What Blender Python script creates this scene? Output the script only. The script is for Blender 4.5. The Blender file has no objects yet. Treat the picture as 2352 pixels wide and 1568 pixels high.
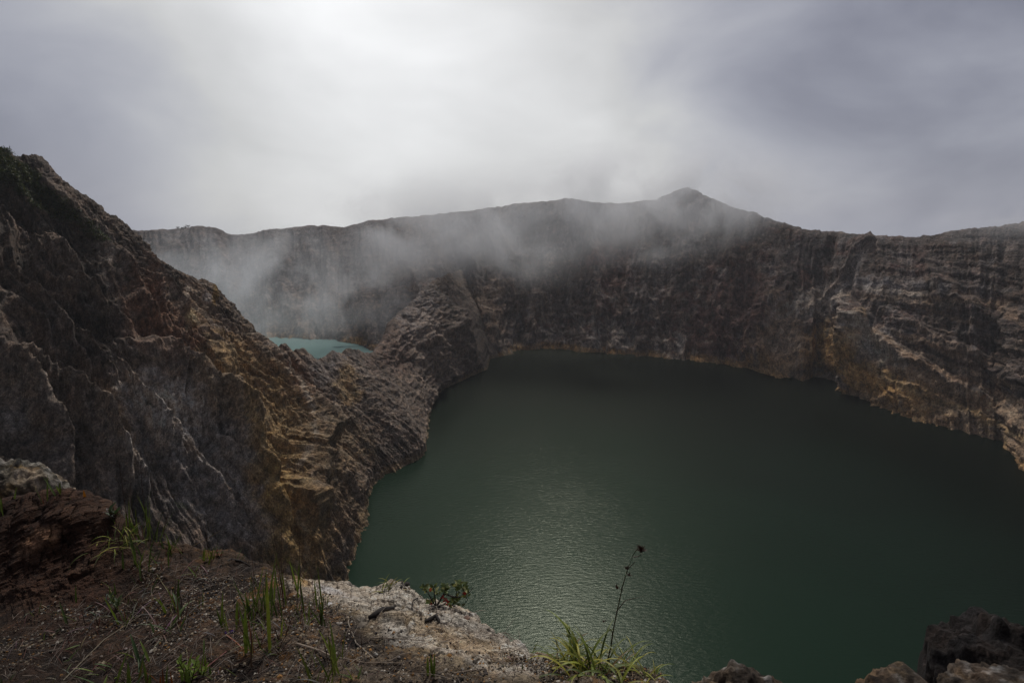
import bpy, math, random
import numpy as np
from mathutils import Vector
from mathutils.bvhtree import BVHTree

R = math.radians
rng = np.random.default_rng(7)
random.seed(7)
col = bpy.context.scene.collection
CAMZ = 130.0
FP = 1176.0                       # focal length for the 2352-wide plan of the view (18 mm on 36 mm)
PITCH = math.atan((784 - 540) / FP)
CP, SP = math.cos(PITCH), math.sin(PITCH)
CAM = np.array([0.0, 0.0, CAMZ])

# ------------------------------------------------------------------ survey helpers
def ray(px, py):
    x = (np.asarray(px, float) - 1176) / FP
    y = (784 - np.asarray(py, float)) / FP
    return np.stack([x, CP + SP * y, -SP + CP * y], -1)

def at(px, py, t):
    return CAM + ray(px, py) * np.asarray(t, float)[..., None]

def atz(px, py, z):
    r = ray(px, py)
    t = (np.asarray(z, float) - CAMZ) / r[..., 2]
    return CAM + r * t[..., None]

def proj(p):
    d = p - CAM
    f = d[..., 1] * CP - d[..., 2] * SP
    u = d[..., 1] * SP + d[..., 2] * CP
    f = np.where(f < 0.05, 0.05, f)
    return 1176 + d[..., 0] / f * FP, 784 - u / f * FP

# ------------------------------------------------------------------ noise
def _h(ix, iy, iz, s):
    n = (ix.astype(np.int64) * 73856093) ^ (iy.astype(np.int64) * 19349663) ^ (iz.astype(np.int64) * 83492791) ^ (s * 2654435)
    n = (n ^ (n >> 13)) * 1274126177 & 0x7fffffff
    n = (n ^ (n >> 16)) * 668265263 & 0x7fffffff
    return ((n >> 4) & 0xffffff).astype(np.float32) / 16777215.0

def vnoise(p, s=0):
    f = np.floor(p)
    i = f.astype(np.int32)
    w = (p - f).astype(np.float32)
    w = w * w * w * (w * (w * 6 - 15) + 10)
    r = 0
    for a in (0, 1):
        wx = w[..., 0] if a else 1 - w[..., 0]
        for b in (0, 1):
            wy = w[..., 1] if b else 1 - w[..., 1]
            for c in (0, 1):
                wz = w[..., 2] if c else 1 - w[..., 2]
                r = r + _h(i[..., 0] + a, i[..., 1] + b, i[..., 2] + c, s) * wx * wy * wz
    return r * 2 - 1

ROT = np.array([[0.36, 0.48, -0.8], [-0.8, 0.6, 0.0], [0.48, 0.64, 0.6]])

def fbm(p, octv=5, s=0, gain=0.5, lac=2.03):
    q = np.array(p, float)
    a, r, t = 1.0, 0, 0
    for o in range(octv):
        r = r + a * vnoise(q, s + o)
        t += a
        q = (q @ ROT.T) * lac + 3.7
        a *= gain
    return r / t

def ridged(p, octv=5, s=0, gain=0.55, lac=2.1, rot=True):
    q = np.array(p, float)
    a, r, t = 1.0, 0, 0
    for o in range(octv):
        n = 1 - np.abs(vnoise(q, s + 31 * o)) * 2
        r = r + a * n
        t += a
        q = ((q @ ROT.T) if rot else q) * lac + 5.1
        a *= gain
    return r / t

def sst(a, b, x):
    t = np.clip((x - a) / (b - a), 0, 1)
    return t * t * (3 - 2 * t)

# ------------------------------------------------------------------ materials
def newmat(name):
    m = bpy.data.materials.new(name)
    m.use_nodes = True
    nt = m.node_tree
    nt.nodes.clear()
    o = nt.nodes.new('ShaderNodeOutputMaterial')
    return m, nt, o

def N(nt, typ, **kw):
    n = nt.nodes.new(typ)
    for k, v in kw.items():
        if k.startswith('i_'):
            key = k[2:]
            key = int(key) if key.isdigit() else key.replace('_', ' ')
            n.inputs[key].default_value = v
        else:
            setattr(n, k, v)
    return n

def rock_mat(name, s1, s2, amt=0.5, bump=0.6, bdist=1.0, stretch=(1, 1, .35), rough=.93, hue=1.0, cell=.4):
    m, nt, o = newmat(name)
    L = nt.links.new
    b = N(nt, 'ShaderNodeBsdfPrincipled', i_Roughness=rough)
    b.inputs['Specular IOR Level'].default_value = .25
    at_ = N(nt, 'ShaderNodeAttribute', attribute_name='tint')
    tc = N(nt, 'ShaderNodeTexCoord')
    mp = N(nt, 'ShaderNodeMapping'); mp.inputs['Scale'].default_value = stretch
    L(tc.outputs['Object'], mp.inputs[0])
    n1 = N(nt, 'ShaderNodeTexNoise', i_Scale=s1, i_Detail=9.0, i_Roughness=.68)
    n2 = N(nt, 'ShaderNodeTexNoise', i_Scale=s2, i_Detail=8.0, i_Roughness=.75)
    n3 = N(nt, 'ShaderNodeTexVoronoi', i_Scale=s2 * .8, feature='F1')
    L(mp.outputs[0], n1.inputs['Vector']); L(tc.outputs['Object'], n2.inputs['Vector'])
    L(mp.outputs[0], n3.inputs['Vector'])
    r1 = N(nt, 'ShaderNodeMapRange'); r1.inputs[1].default_value = .34; r1.inputs[2].default_value = .68
    r1.inputs[3].default_value = 1 - amt; r1.inputs[4].default_value = 1 + amt
    L(n1.outputs[0], r1.inputs[0])
    r2 = N(nt, 'ShaderNodeMapRange'); r2.inputs[1].default_value = .36; r2.inputs[2].default_value = .66
    r2.inputs[3].default_value = 1 - amt * .8; r2.inputs[4].default_value = 1 + amt * .9
    L(n2.outputs[0], r2.inputs[0])
    mu = N(nt, 'ShaderNodeMath', operation='MULTIPLY'); L(r1.outputs[0], mu.inputs[0]); L(r2.outputs[0], mu.inputs[1])
    # angular fragments, each a little lighter or darker than its neighbours
    for k_, sc_ in enumerate((s2 * .55, s2 * 1.7)):
        wp = N(nt, 'ShaderNodeVectorMath', operation='SCALE'); L(n1.outputs['Color'], wp.inputs[0]); wp.inputs['Scale'].default_value = .9 / sc_ * 1.6
        wa = N(nt, 'ShaderNodeVectorMath', operation='ADD'); L(mp.outputs[0], wa.inputs[0]); L(wp.outputs[0], wa.inputs[1])
        vo = N(nt, 'ShaderNodeTexVoronoi', i_Scale=sc_, feature='F1'); L(wa.outputs[0], vo.inputs['Vector'])
        rr = N(nt, 'ShaderNodeMapRange'); rr.inputs[3].default_value = 1 - cell; rr.inputs[4].default_value = 1 + cell; L(vo.outputs['Color'], rr.inputs[0])
        m2 = N(nt, 'ShaderNodeMath', operation='MULTIPLY'); L(mu.outputs[0], m2.inputs[0]); L(rr.outputs[0], m2.inputs[1]); mu = m2
    vm = N(nt, 'ShaderNodeVectorMath', operation='SCALE'); L(at_.outputs['Color'], vm.inputs[0]); L(mu.outputs[0], vm.inputs['Scale'])
    # slight hue drift
    n4 = N(nt, 'ShaderNodeTexNoise', i_Scale=s1 * .6, i_Detail=5.0); L(tc.outputs['Object'], n4.inputs['Vector'])
    cr = N(nt, 'ShaderNodeValToRGB')
    cr.color_ramp.elements[0].position = .38; cr.color_ramp.elements[0].color = (1 - .12 * hue, 1 - .03 * hue, 1 + .08 * hue, 1)
    cr.color_ramp.elements[1].position = .62; cr.color_ramp.elements[1].color = (1 + .12 * hue, 1 - .01 * hue, 1 - .13 * hue, 1)
    L(n4.outputs[0], cr.inputs[0])
    vm2 = N(nt, 'ShaderNodeVectorMath', operation='MULTIPLY'); L(vm.outputs[0], vm2.inputs[0]); L(cr.outputs[0], vm2.inputs[1])
    mn = N(nt, 'ShaderNodeVectorMath', operation='MINIMUM'); mn.inputs[1].default_value = (.62, .60, .57); L(vm2.outputs[0], mn.inputs[0])
    L(mn.outputs[0], b.inputs['Base Color'])
    ad = N(nt, 'ShaderNodeMath', operation='MULTIPLY_ADD'); ad.inputs[1].default_value = .5
    L(n3.outputs['Distance'], ad.inputs[0]); L(n1.outputs[0], ad.inputs[2])
    ad2 = N(nt, 'ShaderNodeMath', operation='ADD'); L(ad.outputs[0], ad2.inputs[0]); L(n2.outputs[0], ad2.inputs[1])
    bp = N(nt, 'ShaderNodeBump', i_Strength=bump, i_Distance=bdist)
    L(ad2.outputs[0], bp.inputs['Height'])
    L(bp.outputs[0], b.inputs['Normal'])
    L(b.outputs[0], o.inputs[0])
    return m

def plain_mat(name, c, rough=.7, var=.3, scale=20., trans=0.0, attr=False):
    m, nt, o = newmat(name)
    L = nt.links.new
    b = N(nt, 'ShaderNodeBsdfPrincipled', i_Roughness=rough)
    b.inputs['Specular IOR Level'].default_value = .3
    tc = N(nt, 'ShaderNodeTexCoord')
    n = N(nt, 'ShaderNodeTexNoise', i_Scale=scale, i_Detail=4.0)
    L(tc.outputs['Object'], n.inputs['Vector'])
    r = N(nt, 'ShaderNodeMapRange'); r.inputs[1].default_value = .3; r.inputs[2].default_value = .7
    r.inputs[3].default_value = 1 - var; r.inputs[4].default_value = 1 + var
    L(n.outputs[0], r.inputs[0])
    vm = N(nt, 'ShaderNodeVectorMath', operation='SCALE')
    if attr:
        a = N(nt, 'ShaderNodeAttribute', attribute_name='tint'); L(a.outputs['Color'], vm.inputs[0])
    else:
        vm.inputs[0].default_value = c
    L(r.outputs[0], vm.inputs['Scale'])
    L(vm.outputs[0], b.inputs['Base Color'])
    if trans > 0:
        t = N(nt, 'ShaderNodeBsdfTranslucent'); L(vm.outputs[0], t.inputs[0])
        mx = N(nt, 'ShaderNodeMixShader', i_Fac=trans)
        L(b.outputs[0], mx.inputs[1]); L(t.outputs[0], mx.inputs[2]); L(mx.outputs[0], o.inputs[0])
    else:
        L(b.outputs[0], o.inputs[0])
    return m

# ------------------------------------------------------------------ mesh builders
def grid_obj(name, P, tint, mat, kind='structure', smooth=True):
    nu, nv = P.shape[:2]
    idx = np.arange(nu * nv).reshape(nu, nv)
    q = np.stack([idx[:-1, :-1], idx[1:, :-1], idx[1:, 1:], idx[:-1, 1:]], -1).reshape(-1, 4)
    me = bpy.data.meshes.new(name)
    me.vertices.add(nu * nv)
    me.vertices.foreach_set('co', P.reshape(-1).astype(np.float32))
    me.loops.add(q.size)
    me.loops.foreach_set('vertex_index', q.reshape(-1).astype(np.int32))
    me.polygons.add(len(q))
    me.polygons.foreach_set('loop_start', np.arange(0, q.size, 4, dtype=np.int32))
    me.polygons.foreach_set('loop_total', np.full(len(q), 4, np.int32))
    me.polygons.foreach_set('use_smooth', np.full(len(q), smooth, bool))
    me.update(calc_edges=True)
    a = me.attributes.new('tint', 'FLOAT_COLOR', 'POINT')
    c = np.ones((nu * nv, 4), np.float32); c[:, :3] = tint.reshape(-1, 3)
    a.data.foreach_set('color', c.reshape(-1))
    me.materials.append(mat)
    o = bpy.data.objects.new(name, me)
    col.objects.link(o)
    if kind: o['kind'] = kind
    return o

class MB:
    def __init__(s): s.v = []; s.f = []; s.c = []
    def quadstrip(s, pts, c=(1, 1, 1)):      # pts: list of rows, each row a list of points
        b = len(s.v); n = len(pts[0])
        for r in pts:
            for p in r:
                s.v.append(tuple(p)); s.c.append(c)
        for i in range(len(pts) - 1):
            for j in range(n - 1):
                s.f.append((b + i * n + j, b + i * n + j + 1, b + (i + 1) * n + j + 1, b + (i + 1) * n + j))
    def blade(s, base, yaw, lean, length, width, droop=.6, seg=8, c=(1, 1, 1), twist=0.0):
        base = Vector(base); a = lean; step = length / seg; p = base.copy(); rows = []
        for i in range(seg + 1):
            t = i / seg
            d = Vector((math.cos(yaw) * math.sin(a), math.sin(yaw) * math.sin(a), math.cos(a)))
            w = width * (.55 + .9 * t if t < .35 else (1 - ((t - .35) / .65) ** 1.7) * .86 + .02)
            ya = yaw + twist * t
            side = Vector((-math.sin(ya), math.cos(ya), 0))
            up = d.cross(side)
            rows.append([p - side * w * .5, p + up * (w * -.16), p + side * w * .5])
            p = p + d * step
            a += droop / seg * (.4 + 1.3 * t)
        s.quadstrip(rows, c)
        return p
    def tube(s, pts, rad, sides=5, c=(1, 1, 1)):
        pts = [Vector(p) for p in pts]
        n = len(pts); rows = []
        if not hasattr(rad, '__len__'): rad = [rad] * n
        for i, p in enumerate(pts):
            d = (pts[min(i + 1, n - 1)] - pts[max(i - 1, 0)]).normalized()
            a = Vector((0, 0, 1)) if abs(d.z) < .9 else Vector((1, 0, 0))
            x = d.cross(a).normalized(); y = d.cross(x)
            rows.append([p + (x * math.cos(k * 2 * math.pi / sides) + y * math.sin(k * 2 * math.pi / sides)) * rad[i] for k in range(sides + 1)])
        s.quadstrip(rows, c)
    def leaf(s, base, d, n, length, width, c=(1, 1, 1), seg=4):
        base = Vector(base); d = Vector(d).normalized(); n = Vector(n)
        sd = d.cross(n).normalized(); n2 = sd.cross(d).normalized(); rows = []
        for i in range(seg + 1):
            t = i / seg
            w = width * math.sin(math.pi * min(1, .06 + .92 * t ** .8)) * .5
            p = base + d * (length * t) + n2 * (-.12 * length * t * t)
            rows.append([p - sd * w + n2 * w * .25, p, p + sd * w + n2 * w * .25])
        s.quadstrip(rows, c)
    def build(s, name, mat, parent=None, smooth=True):
        me = bpy.data.meshes.new(name)
        o = bpy.data.objects.new(name, me)
        v = np.array(s.v)
        org = np.zeros(3) if parent is not None else s.origin if hasattr(s, 'origin') else np.zeros(3)
        if parent is not None: org = np.array(parent.location)
        me.from_pydata((v - org).tolist(), [], s.f)
        o.location = (0, 0, 0) if parent is not None else tuple(org)
        for p in me.polygons: p.use_smooth = smooth
        a = me.attributes.new('tint', 'FLOAT_COLOR', 'POINT')
        c = np.ones((len(s.v), 4), np.float32); c[:, :3] = np.array(s.c)
        a.data.foreach_set('color', c.reshape(-1))
        me.materials.append(mat)
        col.objects.link(o)
        if parent is not None: o.parent = parent
        return o

def tag(o, label=None, cat=None, group=None, kind=None):
    if label: o['label'] = label
    if cat: o['category'] = cat
    if group: o['group'] = group
    if kind: o['kind'] = kind
    return o

def empty(name, loc, label, cat, group=None):
    o = bpy.data.objects.new(name, None)
    o.location = tuple(loc); o.empty_display_size = .1
    col.objects.link(o)
    return tag(o, label, cat, group)

def rowf(us, pts):
    us = np.array(us, float); pts = np.array(pts, float)
    return lambda u: np.stack([np.interp(u, us, pts[:, k]) for k in range(3)], -1)

def hermite(rows, vs, v):                  # rows: (K, nu, 3); smooth through rows
    rows = np.array(rows); vs = np.array(vs); K = len(vs)
    m = np.empty_like(rows)
    for k in range(K):
        a, b = max(k - 1, 0), min(k + 1, K - 1)
        m[k] = (rows[b] - rows[a]) / (vs[b] - vs[a])
    out = np.empty((rows.shape[1], len(v), 3))
    for j, x in enumerate(v):
        k = int(np.clip(np.searchsorted(vs, x, side='right') - 1, 0, K - 2))
        h = vs[k + 1] - vs[k]; t = (x - vs[k]) / h
        out[:, j] = (2*t**3 - 3*t**2 + 1) * rows[k] + (t**3 - 2*t**2 + t) * h * m[k] + (-2*t**3 + 3*t**2) * rows[k + 1] + (t**3 - t**2) * h * m[k + 1]
    return out

def normals(P):
    du = np.gradient(P, axis=0); dv = np.gradient(P, axis=1)
    n = np.cross(du, dv)
    n /= np.linalg.norm(n, axis=-1, keepdims=True) + 1e-9
    return n

def seg_field(X, Y, line):
    """signed distance (right/below of the line positive) and fraction along to a polyline, plan units"""
    best = np.full(X.shape, 1e9); sgn = np.zeros(X.shape)
    tot = len(line) - 1; frac = np.zeros(X.shape)
    for i in range(tot):
        ax, ay = line[i][:2]; bx, by = line[i + 1][:2]
        dx, dy = bx - ax, by - ay; l2 = dx * dx + dy * dy
        t = np.clip(((X - ax) * dx + (Y - ay) * dy) / l2, 0, 1)
        ex, ey = X - (ax + t * dx), Y - (ay + t * dy)
        d = np.hypot(ex, ey)
        cr = dx * ey - dy * ex
        m = d < best
        best = np.where(m, d, best); sgn = np.where(m, np.sign(cr), sgn); frac = np.where(m, (i + t) / tot, frac)
    return best, sgn, frac

def blob(X, Y, nz, cx, cy, rx, ry, ang=0.0, soft=.5, wob=.5):
    c, s = math.cos(R(ang)), math.sin(R(ang))
    dx, dy = X - cx, Y - cy
    a = (dx * c + dy * s) / rx; b = (-dx * s + dy * c) / ry
    return 1 - sst(1 - soft, 1 + soft, np.sqrt(a * a + b * b) + nz * wob)

def lerp3(c, col_, w):
    return c + (np.array(col_) - c) * w[..., None]

# ================================================================== FAR CRATER WALL
sky_px = [(-300, 575), (-100, 560), (200, 536), (300, 531), (345, 530), (402, 527), (440, 524), (466, 521), (494, 523), (512, 531), (529, 540), (560, 540), (590, 534), (620, 529), (660, 526),
 (700, 521), (745, 521), (785, 524), (830, 513), (900, 503), (1000, 494), (1100, 485), (1140, 478), (1180, 472), (1260, 464), (1315, 457), (1345, 464), (1385, 468), (1430, 469),
 (1500, 462), (1530, 452), (1550, 445), (1580, 440), (1610, 447), (1650, 462), (1700, 484), (1740, 494), (1800, 515), (1850, 530), (1890, 534), (1910, 533), (1950, 541),
 (2030, 545), (2090, 545), (2140, 543), (2200, 530), (2240, 526), (2290, 524), (2320, 517), (2352, 512), (2500, 490), (2700, 478), (3000, 470)]
ct = lambda x: np.interp(x, [-300, 300, 800, 1100, 1300, 1580, 1800, 2000, 2200, 2352, 2700, 3000], [720, 730, 735, 725, 715, 690, 585, 500, 440, 400, 330, 300])
sx = np.array([p[0] for p in sky_px], float); sy = np.array([p[1] for p in sky_px], float)
crest_us = np.arange(-300, 3001, 4.0)
_cy = np.interp(crest_us, sx, sy)
crest = rowf(crest_us, at(crest_us, _cy, ct(crest_us)))
sh = [(-300, 775, 15), (350, 775, 15), (600, 773, 15), (700, 775, 15), (780, 780, 15), (830, 791, 15), (865, 805, 15), (930, 828, 12), (1020, 820, 6), (1090, 815, 1), (1125, 822, 0), (1160, 811, 0), (1200, 803, 0),
 (1260, 798, 0), (1350, 808, 0), (1450, 815, 0), (1560, 825, 0), (1640, 832, 0), (1720, 845, 0), (1760, 858, 0), (1800, 866, 0), (1850, 870, 0), (1880, 873, 0), (1930, 895, 0), (2000, 925, 0), (2100, 965, 0), (2200, 990, 0),
 (2290, 1010, 0), (2315, 1025, 0), (2335, 1062, 0), (2352, 1075, 0), (2450, 1130, 0), (2700, 1300, 0), (3000, 1500, 0)]
shp = np.array([atz(a, b, c) for a, b, c in sh])
shore = rowf([s[0] for s in sh], shp)

ROCK = dict(dark=(.070, .060, .058), brown=(.085, .064, .053), red=(.105, .056, .047), grey=(.24, .225, .22), pale=(.50, .455, .40), ochre=(.42, .27, .11), tan=(.28, .215, .155))

def farwall():
    u = np.concatenate([np.arange(-300, 250, 6), np.arange(250, 2420, 1.9), np.arange(2420, 3001, 6)]).astype(float)
    S, C = shore(u), crest(u)
    out = C - S; out[:, 2] = 0; out /= np.linalg.norm(out, axis=1, keepdims=True)
    Cs = C.copy()
    def mix(w, dz, push=0.0):
        r = S * (1 - w) + C * w; r[:, 2] += dz; return r + out * push
    lo = S - (C - S) * .12
    rows = [lo, S, mix(.16, -5, 0), mix(.45, -3), mix(.78, 2), C, C + out * 30 + [0, 0, -9], C + out * 160 + [0, 0, -55], C + out * 600 + [0, 0, -190]]
    vs = [-.1, 0, .16, .45, .78, 1.0, 1.1, 1.25, 1.5]
    v = np.concatenate([np.linspace(-.1, 1.0, 330), np.linspace(1.0, 1.5, 26)[1:]])
    P = hermite(rows, vs, v)
    U = np.repeat(u[:, None], len(v), 1); V = np.repeat(v[None], len(u), 0)
    n = normals(P); n *= np.sign(-(n[..., 1:2])) if False else 1
    # make normals look towards the lake (downhill side)
    flip = np.sign((n * (np.array([60, 300, 200.]) - P)).sum(-1, keepdims=True)); n = n * flip
    X, Y = proj(P)
    arc = U * .55                                   # metres along the wall, roughly
    H = P[..., 2]
    q = np.stack([arc / 55, H / 260, V * .6], -1)
    warp = fbm(np.stack([arc / 40, H / 45, V], -1), 3, 5) * .35
    q[..., 0] += warp
    gul = ridged(q, 4, 11, rot=False) * 1.0
    q2 = np.stack([arc / 14 + warp * 2, H / 90, V * 2], -1)
    gul2 = ridged(q2, 3, 23, rot=False)
    blk = fbm(P / np.array([8, 8, 12.]), 5, 40, .6)
    blk2 = ridged(P / np.array([26, 26, 15.]), 4, 44)
    strata = fbm(np.stack([P[..., 0] / 90, P[..., 1] / 90, H / 5.5], -1), 4, 51, .6)
    edge = np.exp(-((V - 1) / .035) ** 2)
    low = 1 - sst(.3, .9, V)
    amp = np.clip(V / .12, 0, 1) * (1 - .85 * edge)
    q3 = np.stack([arc / 4.5 + warp * 5, H / 60, V * 5], -1)
    gul3 = ridged(q3, 3, 29, rot=False)
    rgt = sst(1950, 2150, X)
    d = gul * (4.0 + 14 * V * (1 - V) * 2) * amp * (1 - .5 * rgt) + gul2 * (3.2 + 2.6 * low) * (1 - .8 * edge) * (1 - .5 * rgt) + gul3 * 1.3 * (1 - .8 * edge) + blk * (1.3 + 2.0 * low) * (1 - .6 * edge) + strata * (.5 + 1.2 * low + 2.2 * rgt) * (1 - .9 * edge) + blk2 * 1.2 * low
    wx, wy = fbm(P / 14, 3, 61) * 10, fbm(P / 14, 3, 67) * 10
    ribs = [([(1811, 672), (1767, 738), (1735, 852)], 12, 26, 50), ([(1880, 700), (1872, 761), (1858, 880)], 13, 16, 60), ([(1951, 715), (1990, 755), (1972, 808), (1952, 910)], 17, 34, 45),
            ([(2030, 776), (2080, 831), (2161, 878), (2300, 940)], 7, 22, 30), ([(2060, 730), (2160, 790), (2352, 880)], 6, 20, 40), ([(1640, 640), (1655, 740), (1640, 835)], 6, 22, 25),
            ([(1500, 560), (1490, 700), (1480, 815)], 5, 22, 30), ([(1260, 600), (1230, 700), (1210, 800)], 6, 20, 20), ([(1340, 500), (1380, 650), (1370, 800)], 6, 26, 30),
            ([(1580, 445), (1600, 560), (1590, 700)], 6, 30, 35), ([(2000, 550), (1930, 650), (1890, 700)], 4, 14, 14), ([(1060, 560), (1100, 680), (1130, 800)], 7, 20, 22),
            ([(640, 560), (650, 650), (690, 770)], 7, 25, 25), ([(500, 560), (520, 650), (560, 770)], 6, 25, 25), ([(2120, 600), (2200, 700), (2352, 760)], 5, 25, 40), ([(1950, 960), (2100, 900), (2300, 985)], 4, 18, 30)]
    rib = np.zeros(V.shape)
    for line, a, wr, wl in ribs:
        dd, sg, fr = seg_field(X + wx, Y + wy, line)
        w = np.where(sg < 0, wr, wl)
        h = a * np.clip(1 - dd / w, 0, 1) ** .9 * np.sin(math.pi * np.clip(.12 + .8 * fr, 0, 1)) ** .5
        rib = np.maximum(rib, h * 1.35)
    d += rib * np.clip(V / .05 + .3, 0, 1)
    # sea-cave like hollow at the foot of the ochre cliff
    cave = blob(X, Y, fbm(P / 8, 3, 70), 1898, 868, 38, 24, 15)
    d -= cave * 11
    P = P + n * d[..., None]
    P[..., 2] += blk * .9 * edge + fbm(np.stack([U / 9, U * 0, U * 0], -1), 4, 88, .6) * 1.3 * edge
    # ---------- rock colour, darker in the gullies and lighter on their crests
    X, Y = proj(P)
    nA, nB, nC = fbm(P / 22, 4, 101), fbm(P / 7, 4, 103), fbm(P / np.array([30, 30, 8.]), 4, 107)
    vs_ = fbm(np.stack([arc / 9, H / 70, V * 0], -1), 4, 109, .6)
    c = np.empty(P.shape); c[:] = ROCK['dark']
    c = lerp3(c, ROCK['brown'], sst(-.2, .3, nA + .4 * vs_))
    c = lerp3(c, ROCK['red'], sst(.05, .45, nC + .5 * vs_ - .1) * .6 * (X > 1200))
    c = lerp3(c, ROCK['grey'], sst(.15, .5, vs_ + .5 * nB) * .6)
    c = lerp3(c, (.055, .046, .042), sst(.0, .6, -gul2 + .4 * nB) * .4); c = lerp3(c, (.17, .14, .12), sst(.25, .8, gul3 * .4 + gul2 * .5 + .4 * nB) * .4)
    slant = fbm(np.stack([(H + arc * .12) / 4.2, arc / 60, 0 * H], -1), 4, 171, .6)
    c = lerp3(c, (.26, .20, .145), sst(.1, .4, slant) * sst(1980, 2080, X) * low * .75); c = lerp3(c, (.04, .032, .028), sst(.1, .4, -slant) * sst(1980, 2080, X) * .7)
    c = lerp3(c, ROCK['tan'], sst(.25, .55, nB + .5 * strata) * .4 * low)
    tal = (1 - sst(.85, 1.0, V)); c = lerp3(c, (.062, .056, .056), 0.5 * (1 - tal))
    def B(cx, cy, rx, ry, ang, key, w, soft=.5, wob=.8):
        nonlocal c
        c = lerp3(c, ROCK[key], blob(X, Y, nB * 1.1 + nA * .5, cx, cy, rx, ry, ang, soft, wob) * w)
    B(1700, 720, 90, 110, 0, 'red', .7); B(1600, 760, 60, 60, 0, 'red', .5); B(1420, 600, 40, 110, 10, 'red', .45); B(1850, 640, 20, 22, 0, 'red', .8)
    B(1790, 800, 60, 62, 0, 'tan', .8); B(1770, 835, 55, 34, 10, 'ochre', .7); B(1790, 700, 24, 40, -30, 'tan', .7); B(1800, 785, 36, 30, -20, 'grey', .8)
    B(1873, 690, 52, 22, -8, 'pale', .75, .5, 1.1); B(1850, 712, 40, 16, 10, 'pale', .6, .5, 1.1)
    B(1925, 800, 60, 62, 0, 'ochre', .95); B(1905, 830, 40, 40, 0, 'brown', .5); B(1965, 755, 46, 26, 35, 'pale', .62); B(1975, 730, 16, 24, 0, 'ochre', .8); B(2005, 800, 46, 24, 20, 'pale', .55, .5, 1.1); B(2050, 825, 45, 18, 35, 'pale', .5)
    B(1935, 750, 26, 14, -25, 'grey', .9); B(2030, 780, 26, 20, 0, 'grey', .8)
    B(1990, 880, 80, 50, 30, 'ochre', .9); B(2110, 905, 150, 40, 22, 'ochre', .75); B(2260, 950, 160, 40, 20, 'tan', .75); B(2330, 1020, 60, 50, 30, 'tan', .9)
    B(2130, 860, 110, 12, 24, 'tan', .8); B(2230, 905, 120, 10, 20, 'tan', .7); B(2110, 960, 160, 14, 18, 'ochre', .6)
    B(2000, 648, 40, 14, 20, 'grey', 1, .5, 1.2); B(2160, 655, 110, 10, 3, 'grey', .7, .5, 1.4); B(2200, 690, 180, 8, 2, 'tan', .6, .5, 1.3); B(2035, 668, 60, 6, 8, 'pale', .6, .5, 1.5)
    B(1263, 600, 12, 22, 10, 'pale', .7); B(1225, 575, 60, 9, 0, 'grey', .8, .5, 1.3); B(1300, 540, 22, 34, 0, 'grey', .8); B(1200, 670, 90, 40, 0, 'brown', .5); B(1110, 730, 40, 60, 0, 'tan', .6)
    B(1560, 560, 55, 12, -25, 'grey', .9, .5, 1.3); B(1370, 590, 50, 12, -40, 'red', .9); B(560, 680, 130, 60, 0, 'grey', .55, .5, 1.2); B(500, 640, 80, 50, 0, 'grey', .5); B(690, 720, 140, 50, 0, 'tan', .5, .5, 1.2)
    B(1960, 620, 14, 90, 35, 'grey', .5)
    # bleached, sulphur-stained strip along the waterline and small talus cones
    hw = P[..., 2] - np.where(X < 950, 15, 0)
    band = (1 - sst(3, 9 + 5 * nB, hw)) * (X > 1150)
    c = lerp3(c, ROCK['tan'], np.clip(band, 0, 1) * .8)
    pb = (1 - sst(14, 40, hw + nB * 30 - 10)) * sst(.0, .5, nB + .4 * vs_) * sst(1180, 1260, X) * (1 - sst(1560, 1720, X))
    c = lerp3(c, ROCK['pale'], np.clip(pb, 0, 1) * .7)
    c = lerp3(c, ROCK['ochre'], np.clip((1 - sst(2, 7, hw + nB * 4)) * sst(-.1, .4, nA + .2), 0, 1) * .7)
    B(1992, 785, 76, 34, 35, 'pale', .85, .5, .9); B(1962, 742, 26, 30, 10, 'pale', .9); B(1800, 790, 60, 60, 0, 'tan', .8); B(1860, 700, 60, 20, -6, 'pale', .8, .5, 1.0); B(1915, 800, 50, 50, 0, 'ochre', .7)
    for line, w_, key, a in (([(2010, 760), (2100, 822), (2240, 885), (2400, 950)], 7, (.36, .27, .19), .9), ([(2060, 850), (2160, 880), (2300, 940), (2400, 985)], 9, (.40, .31, .22), .9), ([(2000, 840), (2090, 900), (2240, 950), (2360, 1010)], 8, (.38, .28, .15), .8),
                             ([(2080, 800), (2200, 840), (2380, 905)], 5, (.30, .24, .18), .8), ([(1964, 722), (2000, 770), (2040, 830)], 10, (.50, .44, .36), .9), ([(1872, 870), (1905, 862), (1945, 885)], 6, (.30, .28, .27), .7), ([(1811, 672), (1790, 700), (1765, 740)], 6, (.46, .38, .34), .8), ([(2060, 730), (2160, 772), (2352, 860)], 5, (.24, .19, .15), .7)):
        dd, sg, fr = seg_field(X + nA * 22, Y + nB * 9, line)
        c = lerp3(c, key, (1 - sst(w_ * .3, w_ * 1.7, dd + nB * 4)) * a)
    c *= (1 + .35 * fbm(P / 2.6, 3, 131)[..., None])
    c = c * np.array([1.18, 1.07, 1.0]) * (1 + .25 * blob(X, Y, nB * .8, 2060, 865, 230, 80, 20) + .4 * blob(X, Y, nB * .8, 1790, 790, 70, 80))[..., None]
    crev = np.clip(gul2 * .5 + gul * .5, -1, 1)
    c = c / (1 + np.maximum(c.max(-1, keepdims=True) - .12, 0) * 1.5)
    return grid_obj('crater_slope', P, np.clip(c, .01, .36), rock_mat('volcanic_rock', .16, .8, .62, 1.0, 1.6, (1, 1, .5), hue=.5, cell=.42))

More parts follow.
